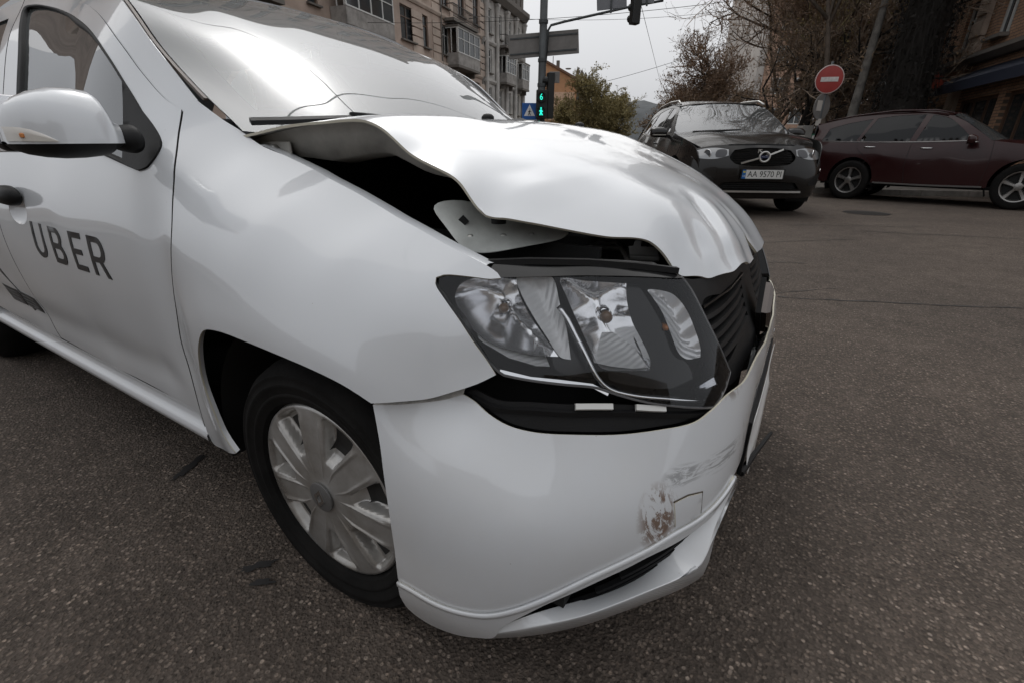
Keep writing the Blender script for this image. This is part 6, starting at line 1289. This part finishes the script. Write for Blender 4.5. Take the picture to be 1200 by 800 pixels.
# ---- black crossover coming towards us
def vside():
    o = []
    for x_, k in ((-3.7, .93), (-3.2, .985), (-2.2, 1.), (-1.2, 1.), (-.4, .995), (.2, .975), (.50, .925), (.70, .83)):
        for z, w_ in ((.28, .90), (.45, .925), (.65, .94), (.85, .945), (1.0, .925), (1.10, .885), (1.25, .815), (1.42, .735), (1.60, .63)): o.append((x_, z, w_ * k - (.02 if z > 1.1 and x_ < -3 else 0)))
    return o
VS = dict(side=vside(), wb=2.77, r=.36, rim=.235, spokes=5, W=.945, mid=-1.4, cab=-.75,
    outline=[[.70, .33]] * 2 + [[.72, .55], [.70, .74]] + [[.62, .90]] * 2 + [[.40, .99], [.0, 1.055], [-.35, 1.10]] + [[-.50, 1.125]] * 2 + [[-.85, 1.36], [-1.12, 1.52], [-1.35, 1.60], [-1.9, 1.645], [-2.6, 1.625], [-3.15, 1.56]] + [[-3.35, 1.53]] * 2 + [[-3.58, 1.22], [-3.70, 1.05], [-3.72, .75]] + [[-3.66, .40]] * 2 + [[-3.23, .36]] * 2 + arch_pts(-2.77, .37, .425, -3, 183)[::-1] + [[-2.33, .30]] * 2 + [[-.44, .30]] * 2 + arch_pts(0, .37, .425, -3, 183)[::-1] + [[.45, .33]] * 2,
    windows=[[[-.78, 1.15]] * 2 + [[-1.0, 1.34], [-1.25, 1.50]] + [[-1.55, 1.555]] * 2 + [[-1.62, 1.14]] * 2, [[-1.70, 1.14]] * 2 + [[-1.65, 1.565]] * 2 + [[-2.1, 1.565]] + [[-2.52, 1.53]] * 2 + [[-2.62, 1.16]] * 2, [[-2.72, 1.17]] * 2 + [[-2.62, 1.52]] * 2 + [[-3.15, 1.42]] * 2 + [[-3.2, 1.22]] * 2],
    seams=[[[-.48, 1.10], [-.44, .8], [-.50, .35]], [[-1.66, 1.12], [-1.68, .7], [-1.60, .32]], [[-2.68, 1.12], [-2.62, .95], [-2.40, .72]]], handles=[(-1.45, .98), (-2.45, 1.0)], handle_mat=MATS['gloss_black'],
    trim=[([[-.80, 1.128], [-1.7, 1.118], [-2.6, 1.135], [-3.2, 1.19]], .018, .006, SILV, 'window_trim')],
    rail=[(-1.15, .65, 1.58), (-1.35, .64, 1.645), (-2.0, .625, 1.675), (-2.7, .615, 1.655), (-3.2, .60, 1.58)], rail_mat=SILV, mirror=(-.72, .93, 1.13), mirror_mat=None,
    hood=[(.70, 0, .94), (.66, .35, .93), (.66, -.35, .93), (.55, .68, .905), (.55, -.68, .905), (.35, 0, 1.03), (.35, .45, 1.035), (.35, -.45, 1.035), (.3, .84, .985), (.3, -.84, .985), (-.1, 0, 1.10), (-.1, .5, 1.115), (-.1, -.5, 1.115), (-.1, .865, 1.06), (-.1, -.865, 1.06), (-.5, 0, 1.14), (-.5, .5, 1.15), (-.5, -.5, 1.15), (-.5, .86, 1.12), (-.5, -.86, 1.12)],
    hood_ol=[[.72, 0], [.68, .35], [.62, .60]] + [[.56, .72]] * 2 + [[.3, .835], [0, .868], [-.3, .865]] + [[-.50, .855]] * 2 + [[-.42, .4], [-.38, 0], [-.42, -.4]] + [[-.50, -.855]] * 2 + [[-.3, -.865], [0, -.868], [.3, -.835]] + [[.56, -.72]] * 2 + [[.62, -.60], [.68, -.35]],
    roof=[(-1.12, 0, 1.60), (-1.12, .5, 1.575), (-1.12, -.5, 1.575), (-1.2, .66, 1.555), (-1.2, -.66, 1.555), (-1.9, 0, 1.69), (-1.9, .5, 1.67), (-1.9, -.5, 1.67), (-1.9, .62, 1.64), (-1.9, -.62, 1.64), (-2.7, 0, 1.66), (-2.7, .5, 1.64), (-2.7, -.5, 1.64), (-2.7, .6, 1.615), (-2.7, -.6, 1.615), (-3.35, 0, 1.57), (-3.35, .58, 1.53), (-3.35, -.58, 1.53)],
    roof_ol=[[-1.10, 0], [-1.13, .45]] + [[-1.22, .665]] * 2 + [[-1.6, .64], [-2.2, .625], [-2.9, .615]] + [[-3.38, .60]] * 2 + [[-3.42, 0]] + [[-3.38, -.60]] * 2 + [[-2.9, -.615], [-2.2, -.625], [-1.6, -.64]] + [[-1.22, -.665]] * 2 + [[-1.13, -.45]],
    ws=[(y * k, z, xc + (xe - xc) * abs(k) ** 2.2) for z, xc, xe, y in ((1.10, -.32, -.50, .86), (1.25, -.55, -.70, .80), (1.40, -.80, -.92, .735), (1.53, -1.02, -1.13, .675), (1.60, -1.12, -1.25, .64)) for k in (-1, -.5, 0, .5, 1)],
    ws_ol=[[-.855, 1.12]] * 2 + [[-.80, 1.25], [-.735, 1.40]] + [[-.675, 1.53]] * 2 + [[-.4, 1.585], [0, 1.60], [.4, 1.585]] + [[.675, 1.53]] * 2 + [[.735, 1.40], [.80, 1.25]] + [[.855, 1.12]] * 2 + [[0, 1.13]],
    front=[(.22, ((.84, 0), (.82, .35), (.76, .62), (.60, .82), (.35, .90))), (.40, ((.885, 0), (.86, .35), (.80, .62), (.65, .83), (.38, .92))), (.58, ((.90, 0), (.87, .35), (.80, .62), (.67, .83), (.40, .925))), (.74, ((.87, 0), (.84, .35), (.77, .62), (.63, .82), (.36, .925))), (.86, ((.81, 0), (.78, .35), (.70, .62), (.56, .80), (.30, .92))), (.96, ((.72, 0), (.69, .35), (.62, .6), (.50, .75), (.25, .88)))],
    rear=((-3.38, .62, 1.56), (-3.60, .80, 1.2), (-3.72, .86, 1.02), (-3.74, .86, .6), (-3.66, .84, .33)))
VP = darkpaint('black_paint', (.007, .006, .0055)); VS['mirror_mat'] = VP
VROT = math.atan2(-DV.y, -DV.x) + R(-3)
volvo, ff, fref, P1, wt = suv('black_crossover', 'black crossover with white number plate facing us beyond the damaged car', st(4.08, 9.05), VROT, VP, VS)
volvo.scale = (1.16, 1.24, 1.19)
nose = [[-1.40, .40], [-1.40, .70], [-1.22, .86], [-.95, .92], [-.4, .945], [0, .95], [.4, .945], [.95, .92], [1.22, .86], [1.40, .70], [1.40, .40], [1.1, .28], [.5, .245], [0, .24], [-.5, .245], [-1.1, .28]]
g_up = [[-.56, .87]] * 2 + [[-.3, .895], [0, .90], [.3, .895]] + [[.56, .87]] * 2 + [[.60, .78], [.50, .70]] + [[.42, .68]] * 2 + [[0, .665]] + [[-.42, .68]] * 2 + [[-.50, .70], [-.60, .78]]
g_lo = [[-.62, .455]] * 2 + [[0, .475]] + [[.62, .455]] * 2 + [[.72, .37]] * 2 + [[0, .345]] + [[-.72, .37]] * 2
nose_o = panel('front_bumper', nose, ff(), [VP, DARK], volvo, .04, holes=[g_up, g_lo], thick=.01, ref=fref)
gr_ = panel('grille', g_up, ff(-.05), DARK, volvo, .06, thick=.005, ref=fref)
for k in range(7):
    z = .690 + k * .029; lim = .52 if k in (0, 6) else .565; aa = np.linspace(-lim, lim, 15)
    strip('slat', [P1(a, z, -.028) for a in aa], .012, .016, MATS['gloss_black'], gr_, fref_v := (lambda p: (p.x, p.y * .3, 0)))
strip('grille_bar', [P1(-.40, .700, .002), P1(-.2, .745, .004), P1(0, .785, .008), P1(.2, .830, .004), P1(.42, .878, .0)], .022, .008, SILV, gr_, (1, 0, 0))
rc = P1(0, .785, .014); mb = MB(); mb.lathe([(.072, -.006), (.074, .012), (.062, .018), (.052, .012), (.050, -.006)], rc, 'x', 36); mb.obj('badge_ring', [SILV], gr_, True, sharp=40)
mb = MB(); mb.tube([rc + Vector((.01, -.045, .045)), rc + Vector((.012, -.085, .085))], .008, 6); mb.box(rc + Vector((.012, -.075, .09)), (.01, .05, .012)); mb.box(rc + Vector((.012, -.092, .072)), (.01, .012, .05)); mb.obj('badge_arrow', [SILV], gr_)
mb = MB(); mb.box(rc + Vector((.008, 0, 0)), (.014, .10, .03)); mb.obj('badge_band', [mat('badge_blue', (.015, .03, .10), .3)], gr_)
text_mesh('badge_text', 'VOLVO', .021, Matrix.Translation(rc + Vector((.0165, 0, 0))) @ Matrix.Rotation(R(90), 4, 'Z') @ Matrix.Rotation(R(90), 4, 'X'), [SILV], gr_, .0005, 1.25)
panel('lower_grille', g_lo, ff(-.04), DARK, volvo, .06, thick=.005, ref=fref)
for k in range(3): strip('lower_slat', [P1(a, .385 + k * .027, -.02) for a in np.linspace(-.62, .62, 13)], .008, .01, BLACK, volvo, lambda p: (p.x, p.y * .3, 0))
strip('skid_strip', [P1(a, .325 + .012 * math.cos(a), .006) for a in np.linspace(-.75, .75, 21)], .028, .012, SILV, volvo, lambda p: (p.x, p.y, 0))
# number plate
pc = P1(0, .565, .018); mb = MB(); mb.box(pc - Vector((.008, 0, 0)), (.012, .56, .135)); npl = mb.obj('number_plate', [BLACK], volvo, bevel=.004)
mb = MB(); mb.box(pc + Vector((.002, .02, 0)), (.006, .475, .112)); mb.obj('plate_face', [mat('plate_face', (.60, .60, .58), .4)], npl)
mb = MB(); mb.box(pc + Vector((.002, -.24, 0)), (.0062, .046, .112)); mb.obj('plate_band', [mat('plate_blue', (.01, .12, .36), .4)], npl)
TM = lambda y, z: Matrix.Translation(pc + Vector((.006, y, z))) @ Matrix.Rotation(R(90), 4, 'Z') @ Matrix.Rotation(R(90), 4, 'X')
text_mesh('plate_text', 'AA 9570 PI', .108, TM(.022, -.002), [SBLK], npl, .0006, .86)
mesh('band_flag', [pc + Vector((.0058, y, z)) for y, z in ((-.255, .02), (-.225, .02), (-.225, .042), (-.255, .042))], [(0, 1, 2, 3)], mat('flag_yellow', (.6, .5, .05), .5), npl); text_mesh('band_text', 'UA', .03, TM(-.24, -.025), [WFR], npl, .0006)
for s in (-1, 1):
    hl = empty('headlight', parent=volvo); lo = [[s * a, z] for a, z in ([[.62, .80]] * 2 + [[.66, .875]] * 2 + [[.85, .895], [1.02, .885]] + [[1.19, .845]] * 2 + [[1.17, .785], [1.02, .76], [.80, .755]])]
    panel('lamp_shell', lo, ff(.004), LAMPC, hl, .03, thick=.004, ref=fref)
    q = P1(s * .93, .82, -.0); d_ = Vector((q.x - .2, q.y, 0)).normalized()
    mb = MB(); mb.tube([q + d_ * .004, q + d_ * .012, q + d_ * .014], [.052, .048, .0], 20); mb.obj('projector', [mat('projector', (.06, .065, .07), .08)], hl, True, sharp=40)
    mb = MB(); mb.tube([q + d_ * .012 + (Vector((-d_.y, d_.x, 0)) * math.cos(t) + Vector((0, 0, 1)) * math.sin(t)) * .052 for t in np.linspace(0, 2 * math.pi, 25)], .006, 6, cap=False); mb.obj('projector_ring', [CHROME], hl, True)
    panel('lamp_inner', [[s * a, z] for a, z in [[.66, .80], [.80, .785], [.82, .865], [.68, .865]]], ff(.010), mat('lamp_dark', (.05, .05, .055), .15), hl, .04, thick=.003, ref=fref)
    strip('running_light', [P1(s * a, z, .006) for a, z in ((1.24, .50), (1.26, .56), (1.24, .63))], .03, .008, emit('running_light', (1, .95, .9), 1.1) if 'running_light' not in MATS else MATS['running_light'], volvo, lambda p: (p.x, p.y, 0))
    panel('side_scoop', [[s * a, z] for a, z in [[.85, .43], [1.15, .45], [1.20, .56], [.95, .54]]], ff(.002), BLACK, volvo, .05, thick=.006, ref=fref)
strip('wiper_arm', [(-.36, -.62, 1.13), (-.40, -.2, 1.15), (-.43, .1, 1.165)], .025, .015, BLACK, volvo, (.5, 0, .8)); strip('hood_lip', [P1(a, .945 - .012 * abs(a), .004) for a in np.linspace(-.7, .7, 17)], .012, .006, MATS['gloss_black'], volvo, (1, 0, .4))

# ---- dark red crossover passing to the right
def aside():
    o = []
    for x_, k in ((-3.75, .90), (-3.3, .965), (-2.2, 1.), (-1.2, 1.), (-.4, .995), (.2, .975), (.55, .92), (.75, .83)):
        for z, w_ in ((.28, .93), (.45, .945), (.65, .96), (.85, .97), (1.0, .955), (1.10, .925), (1.25, .86), (1.42, .775), (1.62, .65)): o.append((x_, z, w_ * k - (.03 if z > 1.1 and x_ < -3 else 0) + (.018 * math.exp(-((z - .85) / .1) ** 2) if x_ in (.2, -3.3, -2.2) else 0)))
    return o
AS = dict(side=aside(), wb=2.75, r=.385, rim=.255, spokes=5, W=.975, mid=-1.4, cab=-.75,
    outline=[[.74, .33]] * 2 + [[.78, .55], [.75, .78]] + [[.66, .92]] * 2 + [[.40, 1.00], [.0, 1.05], [-.40, 1.10]] + [[-.58, 1.125]] * 2 + [[-.90, 1.34], [-1.2, 1.52], [-1.5, 1.63], [-1.95, 1.67], [-2.6, 1.645], [-3.2, 1.565]] + [[-3.72, 1.46]] * 2 + [[-3.66, 1.36], [-3.72, 1.10]] + [[-3.80, 1.05]] * 2 + [[-3.82, .80], [-3.84, .60]] + [[-3.72, .38]] * 2 + [[-3.25, .34]] * 2 + arch_pts(-2.75, .39, .44, -5, 185)[::-1] + [[-2.28, .34]] * 2 + [[-.47, .34]] * 2 + arch_pts(0, .39, .44, -5, 185)[::-1] + [[.50, .34]] * 2,
    windows=[[[-.86, 1.14]] * 2 + [[-1.1, 1.35], [-1.35, 1.52]] + [[-1.62, 1.585]] * 2 + [[-1.74, 1.125]] * 2, [[-1.84, 1.125]] * 2 + [[-1.73, 1.595]] * 2 + [[-2.2, 1.59]] + [[-2.55, 1.555]] * 2 + [[-2.74, 1.13]] * 2, [[-2.80, 1.13]] * 2 + [[-2.63, 1.545]] * 2 + [[-3.1, 1.47]] + [[-3.42, 1.38]] * 2 + [[-3.50, 1.15]] * 2],
    seams=[[[-.55, 1.11], [-.52, .8], [-.56, .38]], [[-1.79, 1.12], [-1.80, .7], [-1.74, .36]], [[-2.76, 1.12], [-2.74, 1.0], [-2.50, .80], [-2.36, .62]]], handles=[(-1.52, 1.0), (-2.50, 1.02)], handle_mat=CHROME,
    trim=[([[-.86, 1.128], [-1.8, 1.112], [-2.75, 1.118], [-3.5, 1.14]], .014, .006, SILV, 'window_trim'), ([[-.50, .355], [-1.4, .345], [-2.28, .355]], .03, .015, mat('step_grey', (.10, .095, .09), .4), 'side_step')],
    rail=[(-1.3, .70, 1.60), (-1.6, .685, 1.665), (-2.3, .665, 1.68), (-3.0, .64, 1.62), (-3.55, .63, 1.525)], rail_r=.014, rail_mat=None, mirror=(-.85, .97, 1.14), mirror_mat=None,
    hood=[(.75, 0, .96), (.70, .35, .95), (.70, -.35, .95), (.6, .68, .93), (.6, -.68, .93), (.35, 0, 1.06), (.35, .45, 1.06), (.35, -.45, 1.06), (.3, .86, 1.0), (.3, -.86, 1.0), (-.1, 0, 1.12), (-.1, .5, 1.13), (-.1, -.5, 1.13), (-.1, .895, 1.06), (-.1, -.895, 1.06), (-.58, 0, 1.16), (-.58, .5, 1.16), (-.58, -.5, 1.16), (-.58, .90, 1.12), (-.58, -.90, 1.12)],
    hood_ol=[[.76, 0], [.72, .35], [.66, .62]] + [[.60, .74]] * 2 + [[.3, .86], [0, .90], [-.3, .905]] + [[-.58, .90]] * 2 + [[-.45, .4], [-.40, 0], [-.45, -.4]] + [[-.58, -.90]] * 2 + [[-.3, -.905], [0, -.90], [.3, -.86]] + [[.60, -.74]] * 2 + [[.66, -.62], [.72, -.35]],
    roof=[(-1.25, 0, 1.63), (-1.25, .5, 1.60), (-1.25, -.5, 1.60), (-1.35, .71, 1.57), (-1.35, -.71, 1.57), (-2, 0, 1.72), (-2, .5, 1.70), (-2, -.5, 1.70), (-2, .64, 1.665), (-2, -.64, 1.665), (-2.8, 0, 1.68), (-2.8, .5, 1.66), (-2.8, -.5, 1.66), (-2.8, .6, 1.625), (-2.8, -.6, 1.625), (-3.72, 0, 1.53), (-3.72, .55, 1.48), (-3.72, -.55, 1.48)],
    roof_ol=[[-1.22, 0], [-1.26, .45]] + [[-1.38, .71]] * 2 + [[-1.7, .67], [-2.2, .64], [-2.9, .625]] + [[-3.74, .56]] * 2 + [[-3.80, 0]] + [[-3.74, -.56]] * 2 + [[-2.9, -.625], [-2.2, -.64], [-1.7, -.67]] + [[-1.38, -.71]] * 2 + [[-1.26, -.45]],
    ws=[(y * k, z, xc + (xe - xc) * abs(k) ** 2.2) for z, xc, xe, y in ((1.12, -.36, -.58, .90), (1.28, -.62, -.80, .84), (1.43, -.88, -1.03, .77), (1.56, -1.12, -1.27, .71), (1.63, -1.25, -1.40, .68)) for k in (-1, -.5, 0, .5, 1)],
    ws_ol=[[-.90, 1.13]] * 2 + [[-.84, 1.28], [-.77, 1.43]] + [[-.71, 1.56]] * 2 + [[-.4, 1.61], [0, 1.63], [.4, 1.61]] + [[.71, 1.56]] * 2 + [[.77, 1.43], [.84, 1.28]] + [[.90, 1.13]] * 2 + [[0, 1.15]],
    front=[(.24, ((.88, 0), (.86, .35), (.80, .62), (.64, .84), (.38, .94))), (.45, ((.93, 0), (.90, .35), (.84, .62), (.68, .86), (.40, .955))), (.65, ((.94, 0), (.91, .35), (.84, .62), (.69, .85), (.40, .96))), (.80, ((.90, 0), (.87, .35), (.80, .62), (.66, .83), (.38, .955))), (.95, ((.80, 0), (.76, .35), (.68, .62), (.54, .80), (.3, .93)))],
    rear=((-3.74, .56, 1.50), (-3.72, .74, 1.2), (-3.82, .85, 1.03), (-3.86, .86, .7), (-3.84, .86, .5), (-3.72, .84, .36)))
AP = darkpaint('burgundy_paint', (.028, .008, .0085), .1); AS['mirror_mat'] = AP; AS['rail_mat'] = AP
acura, ff, fref, P1, wt = suv('dark_red_crossover', 'dark red crossover with five-spoke wheels passing the brick house', st(10.4, 10.05), math.atan2((RV*.664-DV*.749).y,(RV*.664-DV*.749).x), AP, AS)
acura.scale = (1.02, 1.06, 1.11)
panel('front_bumper', [[-1.42, .40], [-1.42, .75], [-1.2, .90], [-.6, .95], [0, .955], [.6, .95], [1.2, .90], [1.42, .75], [1.42, .40], [1., .27], [0, .25], [-1., .27]], ff(), [AP, DARK], acura, .06, thick=.01, ref=fref)
panel('grille', [[-.35, .85], [.35, .85], [.25, .62], [-.25, .62]], ff(.006), SILV, acura, .06, thick=.01, ref=fref, raw=True)
for s in (-1, 1):
    panel('headlight', [[s * a, z] for a, z in [[.62, .80], [.70, .87], [1.1, .90], [1.25, .86], [1.0, .80]]], ff(.006), LAMPC, acura, .05, thick=.004, ref=fref)
    tl = [[-3.60, .98]] * 2 + [[-3.62, 1.10]] * 2 + [[-3.70, 1.10], [-3.80, 1.05]] + [[-3.81, .93]] * 2 + [[-3.70, .94]]
    panel('tail_light', tl, lambda u, v: np.stack([u, s * (wt(u, v) + .006), v], 1), mat('tail_red', (.42, .045, .015), .15, 0, 1.), acura, .04, thick=.01, ref=(0, s, 0))
mesh('screen_pass', [(-.70, -.50, 1.22), (-.70, -.36, 1.22), (-.75, -.36, 1.26), (-.75, -.50, 1.26)], [(0, 1, 2, 3)], mat('pass_green', (.05, .35, .25), .4), acura)
